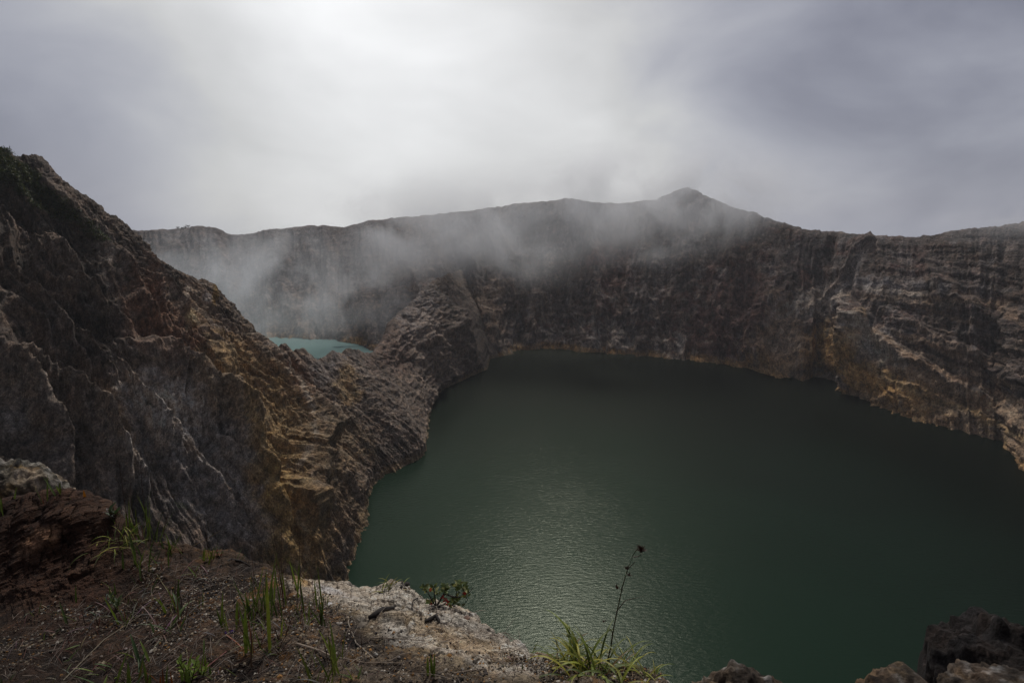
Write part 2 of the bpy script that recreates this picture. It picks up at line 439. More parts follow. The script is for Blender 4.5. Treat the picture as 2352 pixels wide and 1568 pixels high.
# ================================================================== LEFT CLIFF AND DIVIDING RIDGE
def leftcliff():
    cr = [(-900, -150, 120), (-500, 120, 170), (-250, 270, 200), (-120, 320, 212), (0, 347, 225), (14, 346, 226), (20, 350, 226), (38, 360, 228), (60, 358, 230), (82, 359, 232), (92, 366, 233), (108, 385, 234), (122, 397, 235), (128, 408, 236), (136, 410, 236), (141, 420, 237), (150, 423, 238), (160, 431, 239), (178, 441, 241), (198, 455, 243), (215, 470, 245), (230, 483, 247), (244, 496, 249), (258, 494, 250), (266, 497, 251),
          (276, 509, 252), (290, 518, 254), (302, 532, 255), (312, 547, 256), (323, 566, 257), (335, 585, 258), (350, 590, 260), (362, 597, 262), (388, 613, 265), (402, 620, 267), (424, 632, 270), (446, 640, 273), (452, 645, 274), (468, 640, 276), (482, 648, 278), (493, 660, 280), (501, 678, 281), (500, 694, 282), (515, 710, 284), (535, 727, 287), (545, 743, 289), (558, 756, 292), (574, 766, 295),
          (580, 762, 296), (586, 760, 297), (594, 764, 298), (599, 772, 299), (603, 781, 300), (600, 786, 300), (606, 797, 302), (622, 801, 304), (640, 808, 306), (644, 803, 307), (648, 787, 308), (654, 787, 309), (661, 798, 310), (667, 806, 311), (679, 809, 312), (680, 799, 313), (688, 800, 314), (694, 797, 315), (703, 806, 317), (716, 818, 320), (730, 830, 323),
          (737, 822, 325), (744, 819, 327), (756, 812, 330), (760, 806, 332), (766, 804, 333), (776, 809, 336), (788, 812, 339), (792, 804, 341), (797, 799, 343), (812, 800, 348), (822, 804, 352), (836, 812, 358), (848, 812, 362), (862, 808, 370), (878, 790, 384), (890, 770, 398), (903, 742, 415), (915, 722, 432), (935, 708, 450), (950, 690, 468), (965, 672, 485), (978, 660, 498), (985, 656, 508), (995, 645, 525), (1010, 634, 552), (1030, 628, 590), (1060, 620, 640), (1100, 612, 720)]
    bt = [((-900, -150), (-95, 10)), ((-500, 120), (-100, 50)), ((-250, 270), (-95, 85)), ((0, 347), (-84, 125)), ((140, 420), (-76, 150))]
    bt2 = [(258, 494, 785, 1345), (323, 566, 797, 1290), (362, 597, 803, 1270), (402, 620, 822, 1245), (468, 640, 830, 1205), (500, 694, 833, 1170), (535, 727, 838, 1140), (574, 766, 846, 1118), (603, 781, 862, 1104), (648, 787, 880, 1092), (694, 797, 905, 1082), (730, 830, 930, 1068),
           (760, 806, 948, 1060), (792, 804, 972, 1046), (822, 804, 976, 1020), (848, 812, 981, 988), (878, 790, 986, 950), (915, 722, 990, 911), (950, 690, 1022, 890), (985, 656, 1060, 872), (1010, 634, 1095, 856), (1030, 628, 1118, 847), (1045, 624, 1124, 824), (1100, 612, 1180, 812)]
    px = np.array([p[0] for p in cr], float); py = np.array([p[1] for p in cr], float); pt = np.array([p[2] for p in cr], float)
    s = np.concatenate([[0], np.cumsum(np.hypot(np.diff(px), np.diff(py)))])
    C3 = at(px, py, pt)
    def s_of(x, y): return s[np.argmin((px - x) ** 2 + (py - y) ** 2)]
    bs = [s_of(*a) for a, b in bt] + [s_of(a, b) for a, b, _, _ in bt2]
    bp = [(b[0], b[1], 0) for a, b in bt] + [tuple(atz(c, d, 0.)) for _, _, c, d in bt2]
    u = np.concatenate([np.arange(0, s[3], 6), np.arange(s[3], s[-1], 1.45)])
    C = np.stack([np.interp(u, s, C3[:, k]) for k in range(3)], -1)
    B = np.stack([np.interp(u, bs, np.array(bp)[:, k]) for k in range(3)], -1)
    # smooth crest for the lower rows so that single notches stay near the top
    k = np.hanning(61); k /= k.sum()
    Cs = np.stack([np.convolve(np.pad(C[:, i], 30, 'edge'), k, 'valid') for i in range(3)], -1)
    out = Cs - B; out[:, 2] = 0
    out = np.stack([np.convolve(np.pad(out[:, i], 30, 'edge'), k, 'valid') for i in range(3)], -1)
    out /= np.linalg.norm(out, axis=1, keepdims=True)
    def mix(w, dz): r = B * (1 - w) + Cs * w; r[:, 2] += dz; return r
    hgt = Cs[:, 2]
    bk_ = 1 - .75 * sst(s_of(822, 804), s_of(878, 790), u)[:, None]
    rows = [B - (Cs - B) * .12, B, mix(.2, 2), mix(.5, 1), mix(.8, -1), mix(.93, 0) * .5 + (C * .93 + B * .07) * .5, C, C + out * 5 - np.stack([0 * u, 0 * u, 4 + 0 * u], -1), Cs + out * 40 * bk_ - np.stack([0 * u, 0 * u, np.minimum(30, hgt * .7)], -1)]
    last = Cs + out * 110 * bk_; last[:, 2] = -10
    rows.append(last)
    vs = [-.1, 0, .2, .5, .8, .93, 1, 1.03, 1.2, 1.6]
    v = np.concatenate([np.linspace(-.1, 1, 560), np.linspace(1, 1.6, 50)[1:]])
    P = hermite(rows, vs, v)
    U = np.repeat(u[:, None], len(v), 1); V = np.repeat(v[None], len(u), 0)
    n = normals(P); n *= np.sign((n * (np.array([40, 260, 260.]) - P)).sum(-1, keepdims=True))
    dist = np.linalg.norm(P - CAM, axis=-1)
    X, Y = proj(P)
    edge = np.exp(-((V - 1) / .03) ** 2)
    back = sst(1.0, 1.05, V)
    lm = U * .22 + V * 25                          # slanting fall line
    # strata/gullies following a diagonal fall line
    H = P[..., 2]
    w1 = fbm(P / 38, 3, 5) * .5
    g1 = ridged(np.stack([lm / 22 + w1, V * 1.1, 0 * V], -1), 4, 15, rot=False)
    g2 = ridged(np.stack([lm / 7 + w1 * 3, V * 3.5, 0 * V], -1), 3, 19, rot=False)
    g3 = ridged(np.stack([lm / 2.4 + w1 * 8, V * 9, 0 * V], -1), 3, 27, rot=False)
    blk = fbm(P / np.array([8, 8, 6.]), 6, 40, .6)
    rg = ridged(P / np.array([17, 17, 14.]), 5, 71)
    rg2 = ridged(P / np.array([4.5, 4.5, 3.4]), 4, 75)
    strt = fbm(np.stack([(P[..., 0] + H * .9) / 3.5, P[..., 1] / 30, (H - P[..., 0] * .5) / 30], -1), 4, 81, .6)
    wx, wy = fbm(P / 12, 3, 61) * 16, fbm(P / 12, 3, 67) * 16
    ribs = [([(-60, 330), (95, 432), (165, 515), (228, 572), (285, 710)], 5, 12, 30, .9), ([(60, 540), (158, 643), (167, 692), (268, 782), (305, 822)], 8, 18, 50, .9),
            ([(-40, 800), (0, 858), (54, 919), (94, 986), (129, 1032), (150, 1120)], 8, 16, 50, .9), ([(0, 830), (59, 884), (134, 919), (188, 954), (223, 1003), (255, 1059), (309, 1113)], 8, 18, 40, .9),
            ([(290, 835), (330, 850), (403, 892), (483, 954), (532, 1003), (551, 1067), (591, 1153), (630, 1230), (660, 1330)], 13, 26, 80, .9), ([(250, 860), (300, 930), (380, 1010), (420, 1080), (520, 1180)], 7, 22, 40, .9),
            ([(446, 655), (468, 660), (490, 690), (480, 705)], 6, 14, 40, .8), ([(440, 700), (450, 740), (470, 800), (500, 900), (560, 1000), (600, 1100)], 3.5, 18, 40, .8),
            ([(610, 815), (640, 835), (681, 855), (693, 884), (722, 954), (728, 1012), (700, 1060), (680, 1120), (700, 1230), (730, 1330)], 9, 20, 60, .9), ([(735, 830), (760, 900), (800, 960), (840, 1050), (850, 1110)], 5, 20, 40, .8),
            ([(800, 805), (850, 860), (900, 930), (950, 1020)], 6, 24, 50, .9), ([(862, 812), (900, 740), (920, 722), (945, 735), (985, 830), (1000, 880)], 7, 24, 30, .9), ([(985, 650), (1010, 700), (1060, 790), (1110, 845)], 6, 22, 34, .9),
            ([(200, 560), (250, 640), (330, 760), (420, 830)], 5, 18, 34, .9), ([(60, 700), (140, 800), (230, 880), (280, 960)], 6, 18, 40, .9), ([(330, 590), (345, 680), (400, 770)], 5, 20, 30, .8)]
    rib = np.zeros(V.shape)
    for line, a, wr, wl, g in ribs:
        dd, sg, fr = seg_field(X + wx * .7, Y + wy * .7, line)
        w = np.where(sg < 0, wr, wl) * 1.15
        h = a * np.clip(1 - dd / w, 0, 1) ** g * np.sin(math.pi * np.clip(.1 + .82 * fr, 0, 1)) ** .5
        rib = np.maximum(rib, h)
    sc_ = np.clip(dist / 260, .45, 1.2)
    damp = (1 - .93 * np.exp(-((V - 1) / .11) ** 2)) * np.clip(V / .06 + .35, 0, 1)
    rid = sst(s_of(515, 710), s_of(558, 756), U) * (1 - sst(s_of(848, 812), s_of(878, 790), U))
    pyr = sst(s_of(870, 799) if False else s_of(862, 808), s_of(903, 742), U)
    edge_ = np.maximum(edge, rid * np.exp(-((V - 1) / .09) ** 2) * 1.25); hs = np.clip(hgt / 105, .35, 1)[:, None]
    rdamp = (1 - .97 * np.exp(-((V - 1) / .28) ** 2)) * np.clip(V / .06 + .35, 0, 1)
    d = (rib * 1.7 * rdamp + (g1 * 6.0 + g2 * 3.2 + rg * 1.8) * damp * (1 - .6 * rid)) * sc_ * hs * (1 + .9 * pyr) + (g3 * 1.2 + blk * 1.5 + rg2 * 1.1 + strt * 1.5) * (1 - .76 * edge_) * sc_ * (.4 + .6 * hs)
    zn = sst(s_of(482, 648), s_of(545, 743), U) * (1 - sst(s_of(640, 808), s_of(654, 787), U)) * sst(.35, .7, V) * (1 - edge)
    d = d * (1 - .35 * zn) - 4.5 * zn
    tail = 1 - .75 * sst(s_of(985, 656), s_of(1030, 628), U)
    d *= tail
    d += back * tail * (fbm(P / 7, 5, 99, .6) * 3.0 + ridged(P / 16, 4, 98) * 2) * sst(1.0, 1.08, V)
    P = P + n * d[..., None]
    jag = fbm(np.stack([U / 7, U * 0, U * 0], -1), 4, 90, .65)
    rough_e = sst(s_of(446, 640), s_of(500, 694), U)
    P[..., 2] += edge * (jag * (1.1 + .7 * rough_e + 1.6 * pyr) + blk * .9)
    X, Y = proj(P)
    nA, nB, nC = fbm(P / 16, 4, 101), fbm(P / 4.5, 4, 103), fbm(P / 1.8, 3, 105)
    st = fbm(np.stack([lm / 2.2 + w1 * 6, V * 7, 0 * V], -1), 4, 109, .6)
    c = np.empty(P.shape); c[:] = (.066, .054, .045)
    c = lerp3(c, (.095, .075, .062), sst(-.15, .3, nA * .6 + .5 * st + nB * .3))
    c = lerp3(c, ROCK['tan'], sst(.15, .5, nB * .6 + .5 * st) * .5)
    st2 = fbm(np.stack([lm / 1.1 + w1 * 10, V * 5, 0 * V], -1), 4, 119, .65)
    c = lerp3(c, (.19, .155, .13), sst(.08, .4, st2 + .3 * nB) * .5); c = lerp3(c, (.03, .024, .02), sst(.08, .4, -st2 + .3 * nB) * .5)
    c = lerp3(c, (.15, .12, .10), sst(.2, .8, g1 * .4 + g2 * .5 + g3 * .3) * .7); c = lerp3(c, (.030, .025, .022), sst(.1, .7, -(g1 * .5 + g2 * .6)) * .8)  # gully crests lightened, hollows darkened: relief shading put into the colour
    def Bb(cx, cy, rx, ry, ang, key, w, soft=.5, wob=.8):
        nonlocal c
        k_ = ROCK[key] if isinstance(key, str) else key
        c = lerp3(c, k_, blob(X, Y, nB * .9 + nA * .6 + st * .4, cx, cy, rx, ry, ang, soft, wob) * w)
    rd = (.14, .075, .048); od = (.24, .172, .09); lg = (.44, .41, .39)
    Bb(400, 760, 90, 80, 30, rd, .8); Bb(330, 690, 60, 80, 0, rd, .6); Bb(620, 850, 130, 60, 30, rd, .8); Bb(450, 700, 60, 60, 0, (.16, .12, .085), .7)
    Bb(560, 820, 90, 70, 30, od, .6); Bb(520, 900, 70, 120, -10, od, .7); Bb(620, 1010, 120, 130, 0, od, .9); Bb(660, 1180, 90, 170, 0, (.29, .20, .085), .9); Bb(760, 1080, 90, 190, -10, (.12, .088, .055), .7)
    Bb(790, 1000, 60, 60, 0, (.17, .13, .085), .7); Bb(850, 900, 120, 70, 30, (.13, .108, .092), .7); Bb(770, 850, 60, 40, 0, (.16, .145, .14), .6); Bb(910, 800, 60, 60, 0, (.12, .085, .07), .7); Bb(800, 880, 30, 40, 0, od, .8)
    Bb(960, 740, 40, 60, 20, (.19, .165, .15), .7); Bb(940, 690, 60, 40, 0, (.13, .12, .118), .7); Bb(1010, 800, 60, 60, 30, (.15, .12, .1), .7); Bb(640, 790, 80, 30, 20, (.17, .14, .115), .7)
    Bb(340, 900, 70, 50, 20, lg, .8); Bb(430, 960, 100, 70, 40, lg, .8); Bb(330, 1010, 60, 90, -10, lg, .75); Bb(500, 1040, 70, 90, -20, (.21, .195, .185), .9); Bb(430, 1110, 110, 70, 20, (.17, .16, .158), .85); Bb(540, 1190, 90, 60, 40, (.2, .185, .18), .8); Bb(270, 1060, 60, 70, 0, (.2, .175, .15), .6)
    Bb(300, 860, 36, 22, 10, (.33, .27, .22), .8); Bb(255, 930, 30, 70, -20, (.27, .22, .17), .7)
    Bb(40, 900, 70, 60, 40, (.17, .145, .12), .8); Bb(20, 960, 60, 60, 0, (.19, .175, .165), .7); Bb(190, 960, 60, 30, 40, (.16, .13, .11), .7); Bb(250, 1080, 40, 60, 0, (.17, .14, .12), .7); Bb(120, 1060, 60, 60, 0, (.14, .125, .115), .7)
    Bb(140, 660, 30, 50, -10, (.15, .12, .1), .7); Bb(20, 540, 60, 60, 0, (.14, .11, .09), .7); Bb(260, 590, 10, 60, -25, (.2, .175, .155), .7); Bb(215, 780, 90, 60, 40, (.05, .045, .042), .6); Bb(200, 700, 70, 80, 40, (.05, .044, .042), .6)
    Bb(476, 683, 14, 14, 20, (.45, .4, .38), .9); Bb(437, 728, 14, 20, 20, (.42, .33, .2), .9); Bb(430, 672, 10, 22, 10, (.36, .3, .25), .8); Bb(494, 675, 8, 22, 0, (.28, .18, .05), .9)
    c = lerp3(c, (.035, .03, .026), sst(.15, .7, -(g2 * .7 + g3 * .5)) * .65)  # more hollow shade painted into the gullies
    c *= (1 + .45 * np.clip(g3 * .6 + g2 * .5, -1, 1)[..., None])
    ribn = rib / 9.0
    c = lerp3(c, (.20, .168, .142), sst(.35, 1.0, ribn + .35 * nB) * .55 * (X < 560)); c = lerp3(c, (.032, .027, .024), (1 - sst(-.1, .25, ribn + .3 * nA)) * .6 * (X < 420))  # lit rib crests and shaded hollows painted into the rock colour
    # pale lines along the ribs
    for line, w_, key, a in (([(640, 845), (681, 858), (693, 884), (708, 920), (722, 954), (728, 1012), (690, 1070)], 7, (.42, .36, .29), .85), ([(680, 1180), (700, 1240), (715, 1290)], 8, (.40, .33, .22), .8),
                             ([(215, 560), (226, 600), (240, 640), (282, 705)], 4, (.28, .25, .22), .7), ([(430, 900), (483, 954), (530, 1003), (550, 1060)], 6, (.33, .30, .28), .7), ([(150, 655), (167, 690)], 6, (.26, .21, .17), .8),
                             ([(54, 919), (94, 986), (129, 1032)], 5, (.24, .21, .17), .7), ([(134, 919), (188, 954), (223, 1003)], 5, (.22, .18, .14), .7)):
        dd, sg, fr = seg_field(X + nA * 14, Y + nB * 10, line)
        c = lerp3(c, key, (1 - sst(w_ * .3, w_ * 1.5, dd + nC * 3)) * a * np.clip(.6 + nB, 0, 1))
    green = blob(X, Y, nA + nB, 40, 405, 105, 26, 38, .5, .8) + .6 * blob(X, Y, nA + nB, 150, 480, 90, 10, 42, .5, .8)
    hw = P[..., 2]
    c = lerp3(c, (.2, .15, .08), (1 - sst(1, 5, hw + nB * 3)) * .5)
    c *= (1 + .4 * nC[..., None])
    c = c * np.array([1.28, 1.2, 1.12])
    c = lerp3(c, (.02, .028, .010), np.clip(green, 0, 1) * .8)
    c = c / (1 + np.maximum(c.max(-1, keepdims=True) - .15, 0) * 1.0)
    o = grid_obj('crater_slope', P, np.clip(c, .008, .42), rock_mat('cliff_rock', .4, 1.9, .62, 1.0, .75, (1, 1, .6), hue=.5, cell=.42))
    gm = np.clip(green, 0, 1) * (V < 1.02) * (V > .3)
    spots = [(478, 990, 40), (330, 600, 60), (403, 1060, 20), (520, 1060, 20), (640, 1000, 25)]
    mo = np.zeros(V.shape)
    for (a, b, r_) in ((730, 2060, 20), (775, 2070, 12), (860, 2110, 12), (400, 860, 12), (330, 880, 8), (600, 1340, 10)):
        pass
    for (a, b, rx, ry) in ((425, 1163, 22, 7), (492, 1155, 18, 5), (482, 1113, 8, 5), (355, 885, 14, 4), (370, 1045, 14, 4), (410, 1050, 10, 4), (300, 985, 10, 4), (30, 870, 20, 8), (500, 1230, 14, 5), (345, 930, 8, 3), (270, 610, 16, 5), (290, 640, 10, 4), (180, 520, 30, 5), (505, 1262, 12, 4)):
        mo = np.maximum(mo, blob(X, Y, nB, a, b, rx, ry, 20, .5, .7))
    return o, P, n, gm, mo

far_o = farwall()
left_o, LP, LN, LG, LM = leftcliff()

# shrubs: dense low vegetation rooted on the upper left slope (uncountable)
def leafcover(name, P, n, w, count, size, cols, label_seed, lift=.6):
    r = np.random.default_rng(label_seed)
    w = w.reshape(-1); Pf = P.reshape(-1, 3)
    # weight by spacing so that density per area is even
    idx = r.choice(len(w), count, p=w / w.sum())
    base = Pf[idx] + r.normal(0, .35, (count, 3)) * size * 2
    base[:, 2] += r.random(count) * lift
    a = r.random(count) * 2 * math.pi
    d1 = np.stack([np.cos(a), np.sin(a), r.normal(.3, .5, count)], -1) * (size * r.uniform(.5, 1.3, count))[:, None]
    d2 = np.stack([-np.sin(a), np.cos(a), r.normal(.2, .5, count)], -1) * (size * r.uniform(.25, .6, count))[:, None]
    V = np.stack([base, base + d1 + d2, base + d1 * 1.8, base + d1 - d2], 1).reshape(-1, 3)
    F = np.arange(count * 4).reshape(-1, 4)
    me = bpy.data.meshes.new(name)
    me.from_pydata(V.tolist(), [], F.tolist())
    at_ = me.attributes.new('tint', 'FLOAT_COLOR', 'POINT')
    cl = np.array(cols)[r.integers(0, len(cols), count)] * r.uniform(.6, 1.4, count)[:, None]
    c = np.ones((count * 4, 4), np.float32); c[:, :3] = np.repeat(cl, 4, 0)
    at_.data.foreach_set('color', c.reshape(-1))
    me.materials.append(leafm)
    o = bpy.data.objects.new(name, me); col.objects.link(o); o['kind'] = 'stuff'
    return o
leafm = plain_mat('foliage_leaf', (1, 1, 1), .6, .25, 3., .3, attr=True)
leafcover('shrubbery', LP, LN, LG, 26000, .42, [(.035, .05, .012), (.05, .065, .014), (.075, .07, .012), (.025, .038, .014)], 3, 1.1)
leafcover('moss', LP, LN, LM, 2600, .16, [(.035, .055, .012), (.05, .07, .015)], 4, .15)

# ================================================================== WATER
def water_mat(name, c, rough, wsc, bstr, near_tint, far):
    m, nt, o = newmat(name)
    L = nt.links.new
    tc = N(nt, 'ShaderNodeTexCoord')
    mp = N(nt, 'ShaderNodeMapping'); mp.inputs['Rotation'].default_value = (0, 0, R(-14)); mp.inputs['Scale'].default_value = (.42, 1.25, 1)
    L(tc.outputs['Object'], mp.inputs[0])
    mp2 = N(nt, 'ShaderNodeMapping'); mp2.inputs['Rotation'].default_value = (0, 0, R(22)); mp2.inputs['Scale'].default_value = (.6, 1.2, 1)
    L(tc.outputs['Object'], mp2.inputs[0])
    n1 = N(nt, 'ShaderNodeTexNoise', i_Scale=wsc, i_Detail=4.0, i_Roughness=.55, i_Distortion=.3)
    n2 = N(nt, 'ShaderNodeTexNoise', i_Scale=wsc * 2.7, i_Detail=3.0, i_Roughness=.6)
    n3 = N(nt, 'ShaderNodeTexNoise', i_Scale=.012, i_Detail=4.0, i_Roughness=.55)
    L(mp.outputs[0], n1.inputs['Vector']); L(mp2.outputs[0], n2.inputs['Vector']); L(tc.outputs['Object'], n3.inputs['Vector'])
    ad = N(nt, 'ShaderNodeMath', operation='MULTIPLY_ADD'); ad.inputs[1].default_value = .35
    L(n2.outputs[0], ad.inputs[0]); L(n1.outputs[0], ad.inputs[2])
    gs = N(nt, 'ShaderNodeMapRange'); gs.inputs[1].default_value = .3; gs.inputs[2].default_value = .7; gs.inputs[3].default_value = .6; gs.inputs[4].default_value = 1.15
    L(n3.outputs[0], gs.inputs[0])
    mb = N(nt, 'ShaderNodeMath', operation='MULTIPLY'); L(ad.outputs[0], mb.inputs[0]); L(gs.outputs[0], mb.inputs[1])
    bp = N(nt, 'ShaderNodeBump', i_Strength=bstr, i_Distance=.5)
    L(mb.outputs[0], bp.inputs['Height'])
    dif = N(nt, 'ShaderNodeBsdfDiffuse')
    # greener near water, darker far and right: view and lens falloff painted in
    cr = N(nt, 'ShaderNodeMix', data_type='RGBA'); cr.inputs[6].default_value = (*c, 1); cr.inputs[7].default_value = (*near_tint, 1)
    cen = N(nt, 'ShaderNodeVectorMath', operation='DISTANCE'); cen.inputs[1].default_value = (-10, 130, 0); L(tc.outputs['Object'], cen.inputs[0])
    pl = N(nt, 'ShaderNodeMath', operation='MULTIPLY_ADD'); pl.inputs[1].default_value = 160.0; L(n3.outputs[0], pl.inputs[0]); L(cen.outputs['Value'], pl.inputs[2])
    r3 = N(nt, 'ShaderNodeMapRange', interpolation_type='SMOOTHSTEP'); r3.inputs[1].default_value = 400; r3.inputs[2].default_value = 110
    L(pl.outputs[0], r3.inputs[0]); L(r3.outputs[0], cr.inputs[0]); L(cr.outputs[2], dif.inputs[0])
    gl = N(nt, 'ShaderNodeBsdfGlossy', i_Roughness=rough); gl.inputs[0].default_value = (.31, .33, .27, 1); L(bp.outputs[0], gl.inputs['Normal'])
    fr = N(nt, 'ShaderNodeFresnel', i_IOR=1.333); L(bp.outputs[0], fr.inputs['Normal'])
    mx = N(nt, 'ShaderNodeMixShader'); L(fr.outputs[0], mx.inputs[0]); L(dif.outputs[0], mx.inputs[1]); L(gl.outputs[0], mx.inputs[2])
    L(mx.outputs[0], o.inputs[0])
    return m

def flat(name, pts, z, mat):
    me = bpy.data.meshes.new(name)
    me.from_pydata([(x, y, z) for x, y in pts], [], [tuple(range(len(pts)))])
    me.materials.append(mat)
    o = bpy.data.objects.new(name, me); col.objects.link(o); o['kind'] = 'structure'
    return o
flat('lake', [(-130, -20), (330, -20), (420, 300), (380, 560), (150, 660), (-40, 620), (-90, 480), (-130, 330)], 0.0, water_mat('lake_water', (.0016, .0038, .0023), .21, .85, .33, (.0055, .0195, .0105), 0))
flat('lake', [(-520, 360), (-230, 380), (-150, 400), (-118, 440), (-100, 500), (-80, 560), (-90, 640), (-300, 680), (-560, 640)], 15.0, water_mat('turquoise_water', (.20, .31, .295), .2, .5, .15, (.20, .31, .295), 0))
flat('ground', [(-4000, -4000), (4000, -4000), (4000, 4000), (-4000, 4000)], -40.0, plain_mat('far_ground', (.05, .055, .04), .9, .3, .01))

# ================================================================== NEAR LEDGE
def ledge():
    e = [(-900, 1000, 5.0), (-300, 1090, 4.0), (0, 1168, 3.3), (60, 1158, 3.3), (110, 1144, 3.3), (160, 1146, 3.28), (200, 1152, 3.25), (235, 1170, 3.25), (262, 1195, 3.22), (300, 1238, 3.25), (350, 1254, 3.35), (400, 1252, 3.5), (440, 1262, 3.5), (480, 1268, 3.5), (520, 1270, 3.55), (560, 1280, 3.6),
         (600, 1296, 3.5), (640, 1316, 3.4), (665, 1325, 3.35), (700, 1332, 3.32), (720, 1343, 3.3), (785, 1353, 3.25), (830, 1356, 3.22), (870, 1355, 3.2), (885, 1349, 3.18), (905, 1346, 3.15), (925, 1352, 3.1), (945, 1364, 3.08), (965, 1376, 3.05), (1000, 1396, 3.0), (1040, 1406, 2.95), (1065, 1414, 2.9), (1085, 1428, 2.82), (1092, 1446, 2.78), (1115, 1458, 2.75), (1140, 1474, 2.68), (1165, 1482, 2.6), (1200, 1495, 2.55),
         (1235, 1505, 2.52), (1262, 1504, 2.5), (1300, 1506, 2.5), (1360, 1512, 2.45), (1430, 1524, 2.4), (1480, 1534, 2.35), (1503, 1552, 2.3), (1520, 1585, 2.2), (1560, 1650, 2.1), (1700, 1740, 1.95), (2000, 1790, 1.88), (2400, 1830, 1.8), (3300, 1900, 1.7)]
    ex = np.array([p[0] for p in e], float); u = np.concatenate([np.arange(-900, -60, 8), np.arange(-60, 1560, 1.7), np.arange(1560, 3301, 10)])
    ey = np.interp(u, ex, [p[1] for p in e]); et = np.interp(u, ex, [p[2] for p in e])
    E = at(u, ey, et)
    def row(xs, ys, ts): return at(u, np.interp(u, xs, ys), np.interp(u, xs, ts))
    r1 = row([-900, 1500, 1700, 3300], [1900, 1900, 1960, 2000], [1.42, 1.42, 1.37, 1.33])
    r2 = row([-900, 1100, 1250, 1500, 1700, 3300], [1568, 1568, 1610, 1660, 1800, 1930], [2.04, 2.04, 1.98, 1.92, 1.72, 1.55])
    r3 = row([-900, 0, 260, 400, 900, 1100, 1250, 1420, 1512, 1700, 3300], [1400, 1400, 1390, 1420, 1450, 1505, 1558, 1575, 1620, 1770, 1915], [2.85, 2.8, 2.75, 2.6, 2.5, 2.4, 2.22, 2.15, 2.02, 1.84, 1.62])
    r0 = np.stack([(u - 1176) / FP * 3.0, 0 * u - 1.0, 0 * u + 128.45], -1)
    rb = np.stack([(u - 1176) / FP * 14.0, 0 * u - 14.0, 0 * u + 129.5], -1)
    _u3 = np.stack([u, 0 * u, 0 * u], -1)
    E = E + np.stack([0 * u, 0 * u, fbm(_u3 / 34, 4, 77, .6) * .035 + fbm(_u3 / 7, 3, 78) * .010], -1) * (u > -60)[:, None]
    out = E - CAM; out[:, 2] = 0; out /= np.linalg.norm(out, axis=1, keepdims=True)
    dz = np.array([0, 0, 1.])
    rows = [rb, r0, r1, r2, r3, E, E + out * .16 - dz * .22, E + out * .7 - dz * 1.6, E + out * 2.5 - dz * 5.0, E + out * 40 - dz * 56, E + out * 110 - dz * 140]
    vs = [-.6, -.2, 0, .22, .5, 1.0, 1.08, 1.25, 1.45, 1.8, 2.2]
    v = np.concatenate([np.linspace(-.6, 0, 16), np.linspace(0, 1.1, 420)[1:], np.linspace(1.1, 1.45, 40)[1:], np.linspace(1.45, 2.2, 80)[1:]])
    P = hermite(rows, vs, v)
    U = np.repeat(u[:, None], len(v), 1); V = np.repeat(v[None], len(u), 0)
    n = normals(P); n *= np.sign(n[..., 2:3] + 1e-6)
    X, Y = proj(P)
    nA, nB, nC = fbm(P / .55, 4, 201), fbm(P / .16, 5, 203, .6), fbm(P / .045, 4, 205, .6)
    wx, wy = nB * 16, nC * 6
    mound = blob(X, Y, nA * .6 + nB * .3, 120, 1290, 190, 170, 0, .35, .7)
    slab = np.clip(blob(X, Y, nA * .3 + nB * .5, 990, 1432, 270, 62, 21.5, .16, .55) + blob(X, Y, nB * .6, 745, 1362, 90, 17, 12, .3, .6) + blob(X, Y, nB * .6, 1195, 1512, 75, 30, 22, .25, .5), 0, 1)
    slab *= (Y < 1560)
    # cracked crust: cell edges
    cell = P.copy()[..., :2] / .075 + np.stack([nB, nC], -1) * .9
    cell[..., 0] *= .7
    fi = np.floor(cell).astype(int); f1 = np.full(U.shape, 9.); f2 = f1.copy(); cid = np.zeros(U.shape)
    for a in (-1, 0, 1):
        for b in (-1, 0, 1):
            gx, gy = fi[..., 0] + a, fi[..., 1] + b
            hx, hy = _h(gx, gy, gx * 0, 5), _h(gx, gy, gx * 0, 9)
            dd = np.hypot(cell[..., 0] - gx - hx, cell[..., 1] - gy - hy)
            nf = dd < f1
            f2 = np.where(nf, f1, np.minimum(f2, dd)); cid = np.where(nf, _h(gx, gy, gx * 0, 13), cid); f1 = np.minimum(f1, dd)
    crack = 1 - sst(.02, .13, f2 - f1)
    near = (1 - sst(1.02, 1.2, V))
    rub = fbm(P / .018, 3, 215, .6)
    rgd = ridged(P / np.array([.5, .5, .2]), 5, 221)
    lay = fbm(np.stack([P[..., 0] / .8, P[..., 1] / .8, P[..., 2] / .05], -1), 4, 225, .6)
    d = nA * .05 + nB * .034 + nC * .014 + rub * .0045 + ridged(P / .09, 3, 219) * .006
    d += mound * (.05 + rgd * .05 + lay * .012)
    d += slab * (.022 + (cid - .5) * .010 - crack * .016 * sst(-.3, .3, nA + .3) + nC * .004)
    d = d * (.35 + .65 * np.clip(near, 0, 1))
    far_ = sst(1.1, 1.8, V)
    d += far_ * (fbm(P / 6, 5, 231) * 2.5) + sst(1.05, 1.3, V) * (1 - far_) * rgd * .15
    P = P + n * d[..., None]
    X, Y = proj(P)
    c = np.empty(P.shape); c[:] = (.030, .020, .014)
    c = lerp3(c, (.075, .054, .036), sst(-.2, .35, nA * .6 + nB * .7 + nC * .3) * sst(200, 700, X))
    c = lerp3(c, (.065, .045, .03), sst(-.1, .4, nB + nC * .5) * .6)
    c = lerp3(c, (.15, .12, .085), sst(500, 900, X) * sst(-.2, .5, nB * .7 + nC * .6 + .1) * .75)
    c = lerp3(c, (.17, .085, .02), sst(.22, .5, nB * .6 + fbm(P / .09, 3, 241) * .8) * .55 * sst(300, 600, X))
